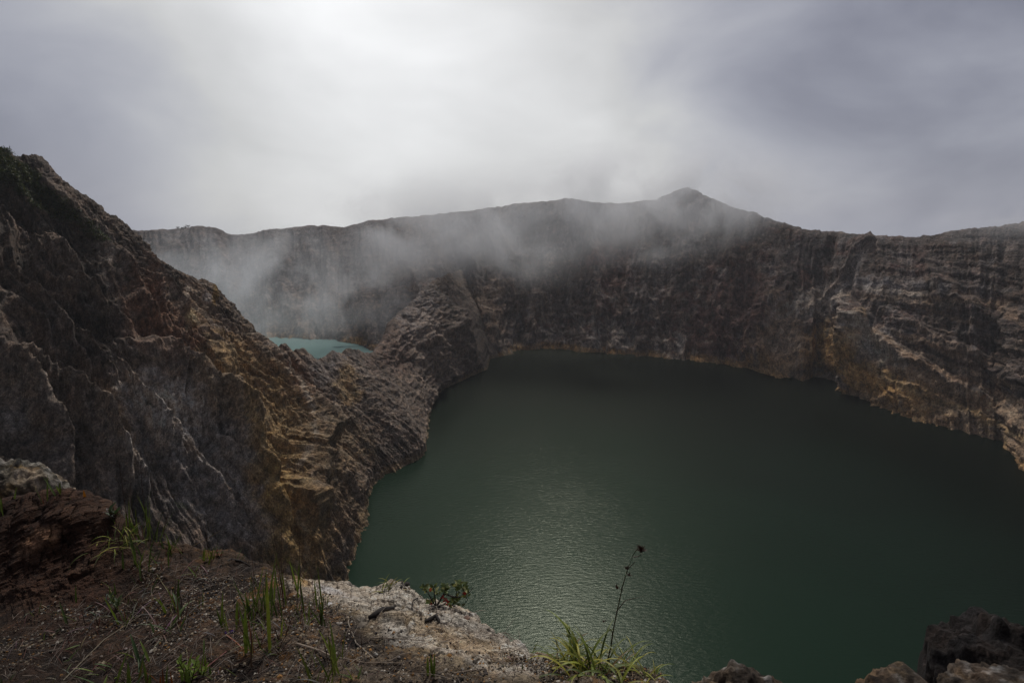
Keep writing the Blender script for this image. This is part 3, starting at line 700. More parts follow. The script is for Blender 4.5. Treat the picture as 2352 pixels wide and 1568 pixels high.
    c = lerp3(c, (.012, .010, .009), sst(.2, .45, fbm(P / .035, 3, 243)) * .8); c = lerp3(c, (.016, .012, .010), sst(.05, .4, -nB - .5 * nA) * .75)
    c = lerp3(c, (.058, .032, .021), mound * .9)
    c = lerp3(c, (.085, .052, .034), mound * sst(0, .5, lay + nB) * .5)
    c = lerp3(c, (.022, .014, .011), mound * sst(.1, .5, -nB - .4 * rgd) * .7)
    c = lerp3(c, (.26, .17, .115), blob(X, Y, nB, 92, 1240, 62, 26, -35, .25, .5))
    under = blob(X, Y, nA * .3, 990, 1432, 300, 78, 21.5, .3, .6)
    c = lerp3(c, (.30, .24, .155), under * .65 * (1 - slab) * np.clip(.7 + nB, 0, 1))
    sc = lerp3(np.broadcast_to(np.array((.46, .41, .335)), c.shape), (.40, .30, .17), sst(.0, .5, nA + .3 * nB))
    sc = lerp3(sc, (.2, .17, .14), sst(.3, .55, nC + .3 * rub) * .7)
    sc = sc * (.8 + .35 * cid[..., None]); sc = lerp3(sc, (.13, .11, .09), crack * .75 * sst(-.3, .2, nA + .25))
    c = c + (sc - c) * slab[..., None]
    c = lerp3(c, (.58, .55, .52), blob(X, Y, nB, 745, 1352, 60, 9, 14, .3, .5) * .8)
    c = lerp3(c, (.42, .26, .07), blob(X, Y, nB + nC, 700, 1338, 26, 9, 10, .4, .9) * .7)
    c = lerp3(c, (.30, .19, .07), blob(X, Y, nB + nC, 1060, 1475, 120, 22, 22, .4, 1.0) * .5)
    c = lerp3(c, (.10, .085, .07), far_)
    c *= (.66 + .34 * sst(150, 900, X + nA * 200))[..., None]  # dark soil on the left, deepened by lens falloff put into the colour
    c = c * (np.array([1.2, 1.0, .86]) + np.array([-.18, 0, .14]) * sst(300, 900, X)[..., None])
    c *= (1 + .45 * rub[..., None]) * (1 + .35 * nC[..., None])
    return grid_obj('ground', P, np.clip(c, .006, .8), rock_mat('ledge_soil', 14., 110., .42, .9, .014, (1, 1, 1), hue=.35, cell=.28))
ground = ledge()
gbvh = BVHTree.FromPolygons([v.co for v in ground.data.vertices], [tuple(p.vertices) for p in ground.data.polygons])

def drop(px, py, sink=.01):
    r = ray(px, py); d = Vector(r).normalized()
    h, nn, i, dist = gbvh.ray_cast(Vector(CAM), d)
    if h is None or dist > 30:
        h = None
        for k in range(1, 30):                       # step down the picture until the ledge is met
            d = Vector(ray(px, py + 2 * k)).normalized()
            h, nn, i, dist = gbvh.ray_cast(Vector(CAM), d)
            if h is not None and dist < 12: break
    return Vector((h.x, h.y, h.z - sink))

def mper(p):                                        # metres per plan unit at a point
    q = np.array(p) - CAM
    return (q[1] * CP - q[2] * SP) / FP

# ================================================================== PLANTS, STONES, OUTCROPS
grassm = plain_mat('grass_blade', (1, 1, 1), .5, .2, 30., .3, attr=True)
barkm = plain_mat('bark', (1, 1, 1), .85, .35, 60., 0, attr=True)
stonem = rock_mat('stone', 18., 90., .35, .7, .01, (1, 1, 1))
bouldm = rock_mat('boulder_rock', 3.2, 17., .5, .9, .06, (1, 1, .7))
G1, G2, G3 = (.115, .155, .022), (.065, .095, .018), (.165, .19, .026)
DRY, RED, BRN, ORG = (.21, .165, .13), (.11, .04, .025), (.045, .027, .018), (.24, .085, .018)

def tuft(px, py, h, n, label, cols=(G1, G2), lean=(.05, .5), droop=(.1, .6), wid=.010, dark=8, stems=0, name='grass_tuft', cat='grass tuft', group='grass tufts rooted along the ledge', spread=.03, dry=0, part_leaf='leaves', seed=None):
    r = random.Random(int(px * 7 + py * 13))
    b = drop(px, py); m = mper(b); H = h * m
    o = empty(name, b, label, cat, group)
    mb = MB(); ft = MB()
    for i in range(n):
        yaw = r.uniform(0, 2 * math.pi); q = b + Vector((r.gauss(0, spread), r.gauss(0, spread), -.005))
        c = r.choice(cols); k = r.uniform(.6, 1.25)
        mb.blade(q, yaw, r.uniform(*lean), H * r.uniform(.55, 1.05), wid * 1.12 * r.uniform(.6, 1.25), r.uniform(*droop), 8, tuple(x * k for x in c), r.uniform(-.5, .5))
    mb.build(part_leaf, grassm, o)
    if dark or dry:
        for i in range(dark):
            yaw = r.uniform(0, 2 * math.pi); q = b + Vector((r.gauss(0, spread * 1.3), r.gauss(0, spread * 1.3), -.005))
            ft.blade(q, yaw, r.uniform(.05, .7), H * r.uniform(.3, .75), wid * r.uniform(.25, .5), r.uniform(-.1, .6), 6, r.choice((BRN, RED, BRN)))
        for i in range(dry):
            yaw = r.uniform(0, 2 * math.pi); q = b + Vector((r.gauss(0, spread * 1.2), r.gauss(0, spread * 1.2), .0))
            ft.blade(q, yaw, r.uniform(.5, 1.1), H * r.uniform(.5, .9), wid * r.uniform(.3, .6), r.uniform(.8, 2.0), 8, tuple(x * r.uniform(.5, 1.1) for x in DRY), r.uniform(-1, 1))
        ft.build('dead_leaves', grassm, o)
    for i in range(stems):
        sm = MB(); yaw = r.uniform(0, 6.28); L_ = H * r.uniform(1.0, 1.6)
        sm.tube([b + Vector((math.cos(yaw) * .06 * t * t * L_, math.sin(yaw) * .06 * t * t * L_, L_ * t)) for t in (0, .3, .6, .85, 1)], [.0016, .0014, .0012, .0010, .0006], 4, tuple(x * .9 for x in (.10, .045, .03)))
        sm.build('stem', grassm, o)
    return o

T = tuft
T(118, 1146, 62, 6, 'upright green grass tuft on the top of the brown mound', lean=(.03, .55), droop=(0, .2), wid=.011, dark=5, spread=.035)
T(193, 1150, 40, 1, 'single orange blade standing on the right shoulder of the brown mound', cols=((.30, .11, .012),), lean=(.0, .04), droop=(0, .05), wid=.011, dark=0)
T(159, 1146, 16, 2, 'tiny green sprout just right of the tuft on the mound top', lean=(.0, .3), wid=.007, dark=0, spread=.01)
T(8, 1172, 58, 4, 'green grass tuft at the left edge in front of the pale boulder', lean=(.1, .5), dark=4, stems=1)
T(312, 1232, 118, 13, 'tall dense green grass tuft on the brink behind the yellow-green sedge', lean=(.03, .35), droop=(0, .35), wid=.013, dark=10, stems=2, spread=.05)
T(347, 1250, 98, 11, 'dark green grass tuft between the tall dense tuft and the bristling tuft', lean=(.05, .45), droop=(0, .3), wid=.010, dark=12, stems=1, spread=.05)
T(392, 1272, 82, 13, 'bristling grass tuft fanning right, beside the long pale straw', lean=(.1, .75), droop=(0, .4), wid=.009, dark=12, spread=.035)
T(478, 1288, 52, 9, 'short bright green grass tuft alone on grey gravel near the brink', cols=(G3, G1), lean=(.05, .65), droop=(0, .3), wid=.011, dark=3, spread=.025)
T(318, 1305, 78, 7, 'broad-bladed green grass tuft below the yellow-green sedge', cols=(G2, G1), lean=(.05, .35), droop=(.2, .5), wid=.014, dark=7, spread=.04)
T(548, 1284, 36, 4, 'small curling green seedling beside a black root on the brink', lean=(.3, 1.0), droop=(.6, 1.6), wid=.006, dark=0, spread=.01)
T(592, 1408, 120, 12, 'grass tuft with narrow upright blades left of the crowded one', lean=(.02, .3), droop=(0, .3), wid=.009, dark=16, stems=1, spread=.06)
T(652, 1392, 150, 20, 'large crowded grass tuft with many dark stems behind the pale white rim', lean=(.02, .45), droop=(0, .3), wid=.009, dark=30, stems=3, spread=.09)
T(693, 1405, 118, 10, 'grass tuft touching the left end of the white crust', lean=(.05, .5), droop=(0, .35), wid=.009, dark=18, stems=1, spread=.05)
T(737, 1438, 84, 5, 'thin tuft with one dark stem standing before the white crust', lean=(.2, .6), droop=(0, .3), wid=.009, dark=6, stems=1, spread=.015)
T(524, 1452, 74, 5, 'small tuft with a violet flower at its foot', cols=(G1, G3), lean=(.02, .25), droop=(0, .2), wid=.009, dark=6, spread=.02)
T(592, 1498, 190, 4, 'tall tuft of three wide bright blades, the tallest on the bare soil', cols=(G3, G1), lean=(.05, .3), droop=(0, .25), wid=.021, dark=8, spread=.03)
T(628, 1478, 105, 4, 'bright green tuft just right of the tallest wide-bladed tuft', cols=(G3, G1), lean=(.03, .3), droop=(0, .2), wid=.014, dark=10, dry=3, spread=.03)
T(643, 1496, 46, 4, 'low tuft with splayed short blades at the foot of the bright tuft', lean=(.3, .9), wid=.010, dark=5, dry=2, spread=.02)
T(398, 1405, 110, 4, 'tuft with one long broad blade in the middle of the brown slope', cols=(G2, G1), lean=(.05, .4), droop=(0, .3), wid=.014, dark=10, dry=3, spread=.03)
T(386, 1450, 95, 6, 'arching broad-leaved tuft with drooping grey tips', cols=(G2, (.06, .085, .035)), lean=(.2, .9), droop=(.5, 1.6), wid=.014, dark=10, dry=9, spread=.04)
T(455, 1395, 46, 4, 'short sparse tuft right of the broad-bladed one on the slope', lean=(.1, .8), wid=.009, dark=8, dry=3, spread=.02)
T(298, 1425, 92, 5, 'narrow green tuft among the curled dry straw on the left', cols=(G2, G1), lean=(.03, .45), droop=(0, .4), wid=.012, dark=10, dry=5, spread=.04)
T(232, 1432, 90, 2, 'mostly dead tuft with curled grey blades below the mound', cols=(G2,), lean=(.3, .8), wid=.010, dark=14, dry=14, spread=.06)
T(250, 1390, 60, 3, 'small withered tuft right under the mound, with pinkish tips', cols=(G2,), dark=12, dry=9, spread=.05, wid=.010)
T(325, 1350, 70, 3, 'dead reddish tuft hanging between the mound and the slope', cols=(G2,), lean=(.1, .8), dark=16, dry=7, spread=.06)
T(175, 1500, 60, 3, 'flat-lying green tuft on the dark stony ground at lower left', cols=(G2,), lean=(.9, 1.3), droop=(.1, .4), wid=.010, dark=8, dry=5, spread=.05)
T(262, 1568, 80, 16, 'dense bright green tuft at the bottom edge, fanned out low', cols=(G1, (.06, .10, .035)), lean=(.3, 1.1), droop=(.1, .6), wid=.012, dark=6, dry=6, spread=.08)
T(330, 1572, 95, 8, 'bottom-edge tuft with a thick yellowish blade leaning right', cols=(G1, (.12, .11, .02)), lean=(.1, .6), droop=(0, .4), wid=.014, dark=4, spread=.05)
T(370, 1575, 60, 5, 'orange and rust coloured tuft at the bottom edge', cols=((.22, .07, .015), (.14, .05, .02)), lean=(.05, .3), wid=.010, dark=6, spread=.04)
T(418, 1572, 85, 7, 'upright green tuft at the bottom edge beside the leafy seedling', cols=(G1, G2), lean=(.05, .3), droop=(0, .4), wid=.013, dark=5, spread=.04)
T(765, 1562, 120, 11, 'yellow-green tuft at the bottom edge near the centre straws', cols=(G3, G1), lean=(.1, .6), droop=(.1, .6), wid=.011, dark=6, dry=2, stems=1, spread=.05)
T(728, 1540, 62, 3, 'faint sparse tuft left of the yellow-green bottom tuft', lean=(.1, .6), wid=.008, dark=3, spread=.02)
T(993, 1548, 92, 3, 'lone wide blade standing on the brown gravel below the white crust', cols=(G2, G1), lean=(.02, .12), droop=(0, .1), wid=.016, dark=3, spread=.008)
T(1224, 1500, 40, 5, 'wispy yellow-green grass on the rim beside the pale crust tip', cols=(G3,), lean=(.05, .5), wid=.004, dark=0, spread=.015)
T(40, 1560, 56, 4, 'half-hidden tuft in the dark bottom left corner', cols=(G2,), lean=(.2, .9), dark=8, dry=5, spread=.06)
T(105, 1470, 44, 2, 'lone thin tuft on the dark ground left of the dead tuft', cols=(G2,), lean=(.2, .8), wid=.008, dark=6, dry=4, spread=.04)

# tall single stalks
for px, py, h, lx, lab in ((277, 1262, 150, 0, 'thin reddish stalk rising behind the sedge on the mound side'), (300, 1240, 210, 4, 'tallest thin reddish stalk against the grey cliff'), (342, 1240, 190, 8, 'thin reddish stalk right of the tallest stalk against the cliff'),
                       (1283, 1540, 88, -8, 'bare dark stalk standing left of the large sedge'), (480, 1280, 105, 2, 'fine stalk rising from the short bright tuft'), (832, 1500, 60, 0, 'short bare stalk on the brown gravel')):
    b = drop(px, py); m = mper(b); mb = MB(); mb.origin = np.array(b)
    mb.tube([b + Vector((lx * m * t * t, 0, h * m * t)) for t in (0, .25, .5, .75, 1)], [.0022, .002, .0017, .0013, .0008], 5, (.07, .035, .022))
    tag(mb.build('grass_stalk', grassm), lab, 'grass stalk', 'single stalks on the ledge')

# arching sedges
def sedge(px, py, R_, n, label, cols, wid=.010, lean=(.25, 1.0), droop=(1.2, 2.3), spread=.03, dead=4):
    r = random.Random(int(px * 3 + py))
    b = drop(px, py, .02); m = mper(b)
    o = empty('sedge_plant', b, label, 'sedge', None)
    mb = MB(); db = MB()
    for i in range(n):
        k = r.uniform(.65, 1.3); c = r.choice(cols)
        mb.blade(b + Vector((r.gauss(0, spread), r.gauss(0, spread), 0)), r.uniform(0, 6.28), r.uniform(*lean), R_ * m * r.uniform(.8, 1.5), wid * r.uniform(.6, 1.2), r.uniform(*droop), 14, tuple(x * k for x in c), r.uniform(-.6, .6))
    mb.build('leaves', grassm, o)
    for i in range(dead):
        db.blade(b + Vector((r.gauss(0, spread), r.gauss(0, spread), 0)), r.uniform(0, 6.28), r.uniform(.6, 1.2), R_ * m * r.uniform(.7, 1.1), wid * .7, r.uniform(1.3, 2.3), 10, (.16, .10, .04))
    if dead: db.build('dead_leaves', grassm, o)
    return o, b, m
YG = ((.21, .23, .03), (.13, .165, .025), (.27, .25, .04), (.08, .105, .02))
s1, b1, m1 = sedge(1352, 1546, 104, 64, 'large clump of arching yellow-green leaves with a tall flower stalk at the rim', YG, .013, spread=.045, dead=8, lean=(.2, 1.1), droop=(1.7, 2.7))
sedge(1298, 1530, 72, 30, 'smaller arching sedge leaning against the left of the large clump', YG, .009)
sedge(1322, 1510, 58, 26, 'darker low sedge behind the large clump', YG[1:], .007)
sedge(1446, 1530, 78, 30, 'second arching sedge right of the flower stalk, hanging over the edge', YG, .008)
sedge(1478, 1552, 52, 20, 'small sedge at the very end of the ledge above the water', YG, .007)
sedge(896, 1352, 36, 16, 'little arching sedge on the knob of the brink left of the red-flowered shrub', YG, .008, dead=2, droop=(1.0, 2.0))
sedge(276, 1242, 46, 46, 'bright yellow-green sedge spilling over the right side of the mound', YG, .006, lean=(.2, 1.4), spread=.05, dead=4)

# the flower stalk of the large sedge: a part of it
def local_part(mb, name, mat, parent): return mb.build(name, mat, parent)
sb = drop(1392, 1535); sm_ = mper(sb)
line = [(1392, 1535), (1404, 1478), (1410, 1438), (1419, 1395), (1430, 1345), (1441, 1308), (1455, 1272), (1466, 1258)]
def sp(px, py, dt=0.0):
    t = (sb.y * CP - (sb.z - CAMZ) * SP) + dt
    return Vector(at(px, py, t))
sk = MB(); sk.tube([sp(*p) for p in line], [.0032, .003, .0027, .0025, .0022, .0019, .0016, .0012], 6, (.085, .075, .03))
stalk = sk.build('flower_stalk', grassm, s1)
r = random.Random(5)
def spray(center, n, L_, c):
    f = MB()
    for i in range(n):
        a = r.uniform(0, 6.28); l = r.uniform(-.2, 1.3)
        f.blade(Vector(center), a, l, L_ * r.uniform(.5, 1.1), .0055, .4, 4, c)
    return f
for (px, py, n, L_) in ((1472, 1266, 60, .036), (1440, 1307, 14, .022), (1444, 1322, 16, .02), (1417, 1352, 14, .022), (1428, 1355, 10, .02), (1386, 1428, 5, .02)):
    f = spray(sp(px, py), n, L_, (.045, .018, .012))
    h_ = f.build('flower_head', grassm); h_.parent = stalk
    h_.location = tuple(-np.array(s1.location)); 
for p0, p1, p2 in (((1404, 1478), (1407, 1450), (1398, 1440)), ((1415, 1405), (1436, 1378), (1480, 1368)), ((1441, 1308), (1452, 1296), (1460, 1288)), ((1455, 1278), (1465, 1277), (1476, 1272))):
    f = MB(); f.tube([sp(*p0), sp(*p1), sp(*p2)], [.003, .0022, .0006], 4, (.06, .03, .018))
    h_ = f.build('bract', grassm); h_.parent = stalk; h_.location = tuple(-np.array(s1.location))

# red-flowered shrub on the brink
sb2 = drop(1004, 1392, .0); shrub = empty('shrub', sb2, 'small woody shrub with leathery leaves and red flowers on the brink', 'shrub')
t0 = sb2.y * CP - (sb2.z - CAMZ) * SP
def hp(x, y, dt=0.0): return Vector(at(x, y, t0 + dt))
bc = (.03, .022, .018); br = MB()
BR = [([(1004, 1394), (1013, 1378), (1022, 1362), (1030, 1356), (1046, 1362), (1060, 1366), (1075, 1364), (1088, 1360)], .0085),
      ([(1004, 1392), (1001, 1375), (998, 1350), (994, 1334)], .006), ([(1000, 1388), (990, 1370), (980, 1352), (970, 1344)], .005), ([(1008, 1392), (1030, 1386), (1050, 1388), (1064, 1396), (1080, 1408)], .006),
      ([(1022, 1362), (1028, 1348), (1032, 1336)], .004), ([(1060, 1366), (1062, 1352), (1066, 1338)], .004), ([(1075, 1364), (1084, 1350), (1090, 1336)], .0035), ([(1088, 1360), (1100, 1350), (1110, 1338)], .003),
      ([(1088, 1362), (1094, 1372), (1086, 1386), (1078, 1392)], .0035), ([(1050, 1388), (1058, 1380), (1062, 1372)], .003), ([(1022, 1388), (1034, 1378), (1046, 1374)], .003)]
sf = lambda p: ((p[0] - 1004) * .80 + 1002, (p[1] - 1392) * .80 + 1392)
BR = [([sf(p) for p in pts], w_ * .8) for pts, w_ in BR]
for i, (pts, w_) in enumerate(BR):
    br.tube([hp(x, y, .02 * math.sin(i * 2 + k)) for k, (x, y) in enumerate(pts)], [w_ * (1 - .6 * k / len(pts)) for k in range(len(pts))], 5, bc)
br.build('branches', barkm, shrub)
lv = MB()
def whorl(px, py, n, L_, cols, up=.6):
    c0 = hp(px, py)
    for i in range(n):
        a = r.uniform(0, 6.28); z = r.uniform(-.3, 1.2) * up
        d = Vector((math.cos(a), math.sin(a) * .8, z + .3)).normalized()
        nn = Vector((-math.sin(a) * .3, r.uniform(-1, -.2), 1))
        k = r.uniform(.6, 1.3); c = r.choice(cols)
        lv.leaf(c0 + d * .004, d, nn, L_ * 1.25 * r.uniform(.7, 1.2), L_ * .62, tuple(x * k for x in c))
LC = ((.11, .14, .04), (.08, .11, .035), (.17, .17, .05))
for (x, y, n) in ((970, 1338, 9), (978, 1344, 6), (996, 1338, 8), (1000, 1350, 5), (1028, 1338, 10), (1034, 1346, 9), (1026, 1350, 7), (1062, 1334, 11), (1072, 1326, 9), (1080, 1334, 9), (1086, 1342, 8), (1070, 1346, 7), (1094, 1358, 6), (1092, 1364, 5), (988, 1380, 9), (982, 1386, 7), (1050, 1384, 9), (1060, 1378, 8), (1040, 1392, 6), (1064, 1372, 5), (1076, 1390, 5), (1010, 1360, 4)):
    x, y = sf((x, y)); whorl(x, y, n, .024, LC)
lv.build('leaves', grassm, shrub)
lf = MB(); c0 = hp(*sf((985, 1350))); lf.leaf(c0, (.35, 0, .95), (0, -1, .2), .036, .017, (.36, .10, .04)); lf.build('withered_leaf', grassm, shrub)
for (x, y, n) in ((1030, 1372, 12), (1036, 1378, 9), (1024, 1368, 7), (1086, 1356, 10), (990, 1386, 8), (1034, 1390, 5)):
    x, y = sf((x, y)); fl = MB(); c0 = hp(x, y, -.02)
    for i in range(n):
        a = r.uniform(0, 6.28); d = Vector((math.cos(a), math.sin(a) * .4, math.sin(a))).normalized()
        fl.leaf(c0 + Vector((r.gauss(0, .005), r.gauss(0, .004), r.gauss(0, .005))), d, (0, -1, .3), .010, .005, (.35, .018, .02))
    fl.build('flower', grassm, shrub)

# leafy seedlings
def seedling(px, py, H_, n, label, cols, L_=.03):
    b = drop(px, py); m = mper(b); o = empty('seedling', b, label, 'seedling')
    st = MB(); tips = []
    for k in range(n):
        dx = (k - (n - 1) / 2) * .035; hh = H_ * m * (1 - .25 * (k % 2))
        pts = [b, b + Vector((dx * .5, 0, hh * .5)), b + Vector((dx, 0, hh))]
        st.tube(pts, [.0025, .002, .0012], 5, (.06, .06, .02)); tips.append(pts)
    st.build('stem', grassm, o)
    lv_ = MB()
    for pts in tips:
        for i in range(12):
            t = .25 + .75 * i / 11; p = pts[0].lerp(pts[1], t * 2) if t < .5 else pts[1].lerp(pts[2], t * 2 - 1)
            a = i * 2.4; d = Vector((math.cos(a), math.sin(a), .9)); k = r.uniform(.7, 1.25); c = r.choice(cols)
            lv_.leaf(p, d, Vector((-d.x, -d.y, 1.2)), L_ * r.uniform(.7, 1.1), L_ * .5, tuple(x * k for x in c))
    lv_.build('leaves', grassm, o)
seedling(438, 1568, 66, 3, 'bright green leafy seedling with rounded leaves at the bottom edge', ((.10, .15, .015), (.13, .18, .02)), .026)
seedling(464, 1552, 36, 2, 'smaller leafy seedling right of the bright one', ((.11, .16, .015), (.13, .17, .02)), .022)
seedling(262, 1195, 30, 2, 'dark broad-leaved seedling on the right shoulder of the mound', ((.03, .055, .012), (.05, .02, .012)), .05)
seedling(504, 1278, 16, 2, 'low red-leaved seedling beside the black root on the brink', ((.16, .03, .012), (.06, .07, .015)), .02)
seedling(268, 1400, 40, 2, 'dull green round-leaved seedling half hidden in dry straw', ((.04, .06, .014), (.05, .075, .016)), .03)
vb = drop(533, 1455); vf = MB(); vf.origin = np.array(vb)
for (dx, dz) in ((0, .03), (.012, .036), (-.02, .026)):
    for i in range(6):
        a = i * 1.05; vf.leaf(vb + Vector((dx, -.01, dz)), (math.cos(a), -.2, math.sin(a)), (0, -1, .2), .008, .005, (.10, .03, .36))
    vf.tube([vb + Vector((dx * .2, 0, 0)), vb + Vector((dx, -.008, dz))], [.001, .001], 4, (.05, .06, .02))
tag(vf.build('wildflower', grassm), 'tiny violet wildflower at the foot of a small tuft', 'wildflower')

# dry straws and twigs lying on the ground
ST = [([(440, 1256), (470, 1240), (506, 1218)], .0022, (.36, .27, .15), 'long pale straw slanting up over the brink', 30),
      ([(806, 1387), (800, 1432), (818, 1478), (857, 1512)], .0035, (.30, .25, .2), 'bent pale straw lying down the gravel below the white crust', 0),
      ([(681, 1479), (725, 1492), (772, 1512)], .004, (.33, .26, .2), 'pale split straw on the soil right of the wide-bladed tuft', 0),
      ([(851, 1466), (915, 1468), (977, 1473)], .003, (.26, .2, .15), 'thin straw lying level below the cracked crust', 0),
      ([(998, 1562), (1050, 1546), (1115, 1537)], .0035, (.2, .15, .11), 'grey-brown straw on the gravel near the bottom edge', 0),
      ([(360, 1320), (385, 1358), (393, 1400), (410, 1440), (430, 1500), (432, 1560)], .002, (.2, .17, .09), 'long thin curving stem trailing down the brown slope', 0),
      ([(424, 1568), (470, 1538), (520, 1498)], .0035, (.20, .07, .06), 'reddish fallen stalk pointing down left', 0),
      ([(520, 1460), (545, 1478), (568, 1506)], .003, (.30, .13, .09), 'short pinkish fallen stalk beside the violet flower', 0),
      ([(145, 1565), (190, 1520), (240, 1470), (330, 1410)], .003, (.15, .12, .08), 'long straw across the dark stony ground at lower left', 0),
      ([(0, 1496), (60, 1494), (130, 1496)], .0025, (.13, .1, .08), 'level dry straw in the dark at the far lower left', 0),
      ([(268, 1515), (320, 1480), (375, 1430)], .0025, (.17, .13, .1), 'thin straw crossing in front of the arching tuft', 0),
      ([(780, 1512), (840, 1524), (930, 1524)], .0028, (.2, .15, .11), 'faint straw lying under the bent pale straw', 0)]
for pts, w_, c, lab, up in ST:
    P_ = [drop(*p, sink=-.006) for p in pts]
    if up:
        m = mper(P_[0]); t_ = P_[0].y * CP - (P_[0].z - CAMZ) * SP
        P_ = [P_[0]] + [Vector(at(x, y, t_)) for x, y in pts[1:]]
    mb = MB(); mb.origin = np.array(P_[0]); mb.tube(P_, [w_ * (1 - .5 * i / len(P_)) for i in range(len(P_))], 5, c)
    tag(mb.build('dry_straw', grassm), lab, 'dry straw', 'fallen straws on the ledge')
for pts, w_, lab in (([(905, 1398), (880, 1402), (862, 1414), (848, 1420)], .016, 'black charred stick half buried in the pale crust'), ([(1010, 1430), (1002, 1415), (988, 1424), (976, 1428)], .012, 'short black stump fragment on the crust below the shrub'),
                     ([(960, 1372), (948, 1380), (946, 1395), (951, 1408)], .004, 'thin crooked black root on the brink left of the shrub'), ([(505, 1300), (530, 1284), (552, 1288), (575, 1300)], .006, 'black arching root on the brink behind the gravel'), ([(921, 1350), (928, 1342), (938, 1340)], .012, 'black root knot beside the little sedge')):
    P_ = [drop(*p, sink=-w_ * .4) for p in pts]
    mb = MB(); mb.origin = np.array(P_[0]); mb.tube(P_, [w_ * (.6 + .5 * abs(math.sin(i * 2.1))) for i in range(len(P_))], 7, (.022, .018, .016))
    tag(mb.build('dead_wood', barkm), lab, 'dead wood')

# ---------------------------------------------------------------- stones
def lump(name, center, rx, ry, rz, color, label, cat, mat, sub=4, seed=0, rough=.25, frq=1.6, flatb=None, group=None, paint=None, rot=0.0, ridge=0.0):
    import bmesh
    bm = bmesh.new(); bmesh.ops.create_icosphere(bm, subdivisions=sub, radius=1)
    V_ = np.array([v.co[:] for v in bm.verts])
    q = V_ * frq + seed * 7.31
    k = 1 + rough * fbm(q, 5, seed, .6) * 1.6 + ridge * ridged(q * 2.4, 6, seed + 9, .6)
    if flatb is not None:                                # facets
        for j in range(9):
            rr = np.random.default_rng(seed * 31 + j); nn = rr.normal(size=3); nn /= np.linalg.norm(nn)
            dd = V_ @ nn; k = np.where(dd * k > flatb, flatb / np.maximum(dd, .01), k)
    W = V_ * k[:, None] * np.array([rx, ry, rz])
    c_, s_ = math.cos(rot), math.sin(rot); W = np.stack([W[:, 0] * c_ - W[:, 1] * s_, W[:, 0] * s_ + W[:, 1] * c_, W[:, 2]], -1)
    for v, p in zip(bm.verts, W): v.co = p
    me = bpy.data.meshes.new(name); bm.to_mesh(me); bm.free()
    for p in me.polygons: p.use_smooth = True
    a = me.attributes.new('tint', 'FLOAT_COLOR', 'POINT')
    c = np.ones((len(W), 4), np.float32); cc = np.broadcast_to(np.array(color), W.shape).copy()
    if paint: cc = paint(W + np.array(center), cc)
    cc *= (1 + .35 * fbm(q * 3, 4, seed + 4)[:, None]); c[:, :3] = np.clip(cc, .005, .8)
    a.data.foreach_set('color', c.reshape(-1)); me.materials.append(mat)
    o = bpy.data.objects.new(name, me); o.location = tuple(center); col.objects.link(o)
    return tag(o, label, cat, group)

SN = [(757, 1388, 15, 4.5, (.62, .58, .56), 'flat white stone lying before the left end of the crust'), (785, 1399, 6, 4, (.55, .5, .42), 'small white pebble right of the flat white stone'),
      (797, 1418, 6, 4, (.38, .31, .24), 'cream stone below the flat white stone'), (853, 1441, 8, 5, (.46, .40, .32), 'cream stone at the lower left edge of the cracked crust'), (870, 1440, 9, 6, (.42, .36, .27), 'rounded tan stone beside the cream one under the crust'),
      (820, 1400, 6, 4, (.34, .3, .26), 'grey stone embedded near the charred stick'), (1072, 1419, 16, 6, (.20, .13, .10), 'long reddish stone on the middle of the crust'), (1060, 1408, 5, 4, (.10, .08, .07), 'dark pebble left of the long reddish stone'),
      (1005, 1484, 9, 7, (.34, .27, .18), 'yellowish stone on the gravel below the crust middle'), (1131, 1480, 9, 5, (.36, .28, .2), 'tan stone on the right part of the crust'), (1123, 1512, 8, 6, (.33, .27, .2), 'tan stone below the right part of the crust'),
      (864, 1504, 9, 6, (.42, .40, .36), 'pale grey stone on brown gravel near the bottom centre'), (916, 1510, 8, 6, (.22, .19, .17), 'dull grey stone left of the lone wide blade'), (840, 1546, 9, 6, (.40, .36, .3), 'pale stone at the bottom edge below the grey one'),
      (569, 1474, 9, 6, (.46, .38, .34), 'pinkish white stone beside the wide-bladed tuft'), (570, 1498, 6, 4, (.34, .3, .24), 'small pale stone under the pinkish one'), (620, 1502, 6, 5, (.4, .38, .36), 'white pebble at the foot of the bright tuft'),
      (289, 1490, 8, 5, (.26, .22, .2), 'grey stone in the dark gravel under the dead tuft'), (208, 1505, 9, 6, (.17, .13, .10), 'brown stone on the dark ground at left'), (233, 1508, 7, 5, (.2, .16, .13), 'rounded brown stone right of its darker neighbour'),
      (147, 1512, 8, 5, (.2, .18, .16), 'grey stone at far left on the dark ground'), (360, 1384, 5, 4, (.46, .44, .42), 'tiny white stone in the dry straw'), (516, 1400, 6, 4, (.36, .27, .16), 'yellowish pebble pair left of the tallest tuft'), (1316, 1515, 8, 10, (.45, .38, .3), 'pale upright stone left of the large sedge'),
      (992, 1372, 5, 3, (.4, .36, .3), 'pebble at the foot of the shrub'), (1092, 1402, 6, 4, (.45, .42, .38), 'white pebble in the crumbly brow right of the shrub'), (478, 1312, 5, 4, (.4, .37, .33), 'white pebble on grey gravel near the brink')]
for i, (px, py, w_, h_, c, lab) in enumerate(SN):
    b = drop(px, py, 0); m = mper(b)
    lump('stone', b + Vector((0, 0, h_ * m * .25)), w_ * m * .5, w_ * m * .45, h_ * m * .6, c, lab, 'stone', stonem, 3, i + 1, .22, 1.4, .82, 'loose stones on the ledge', rot=i * 1.3)

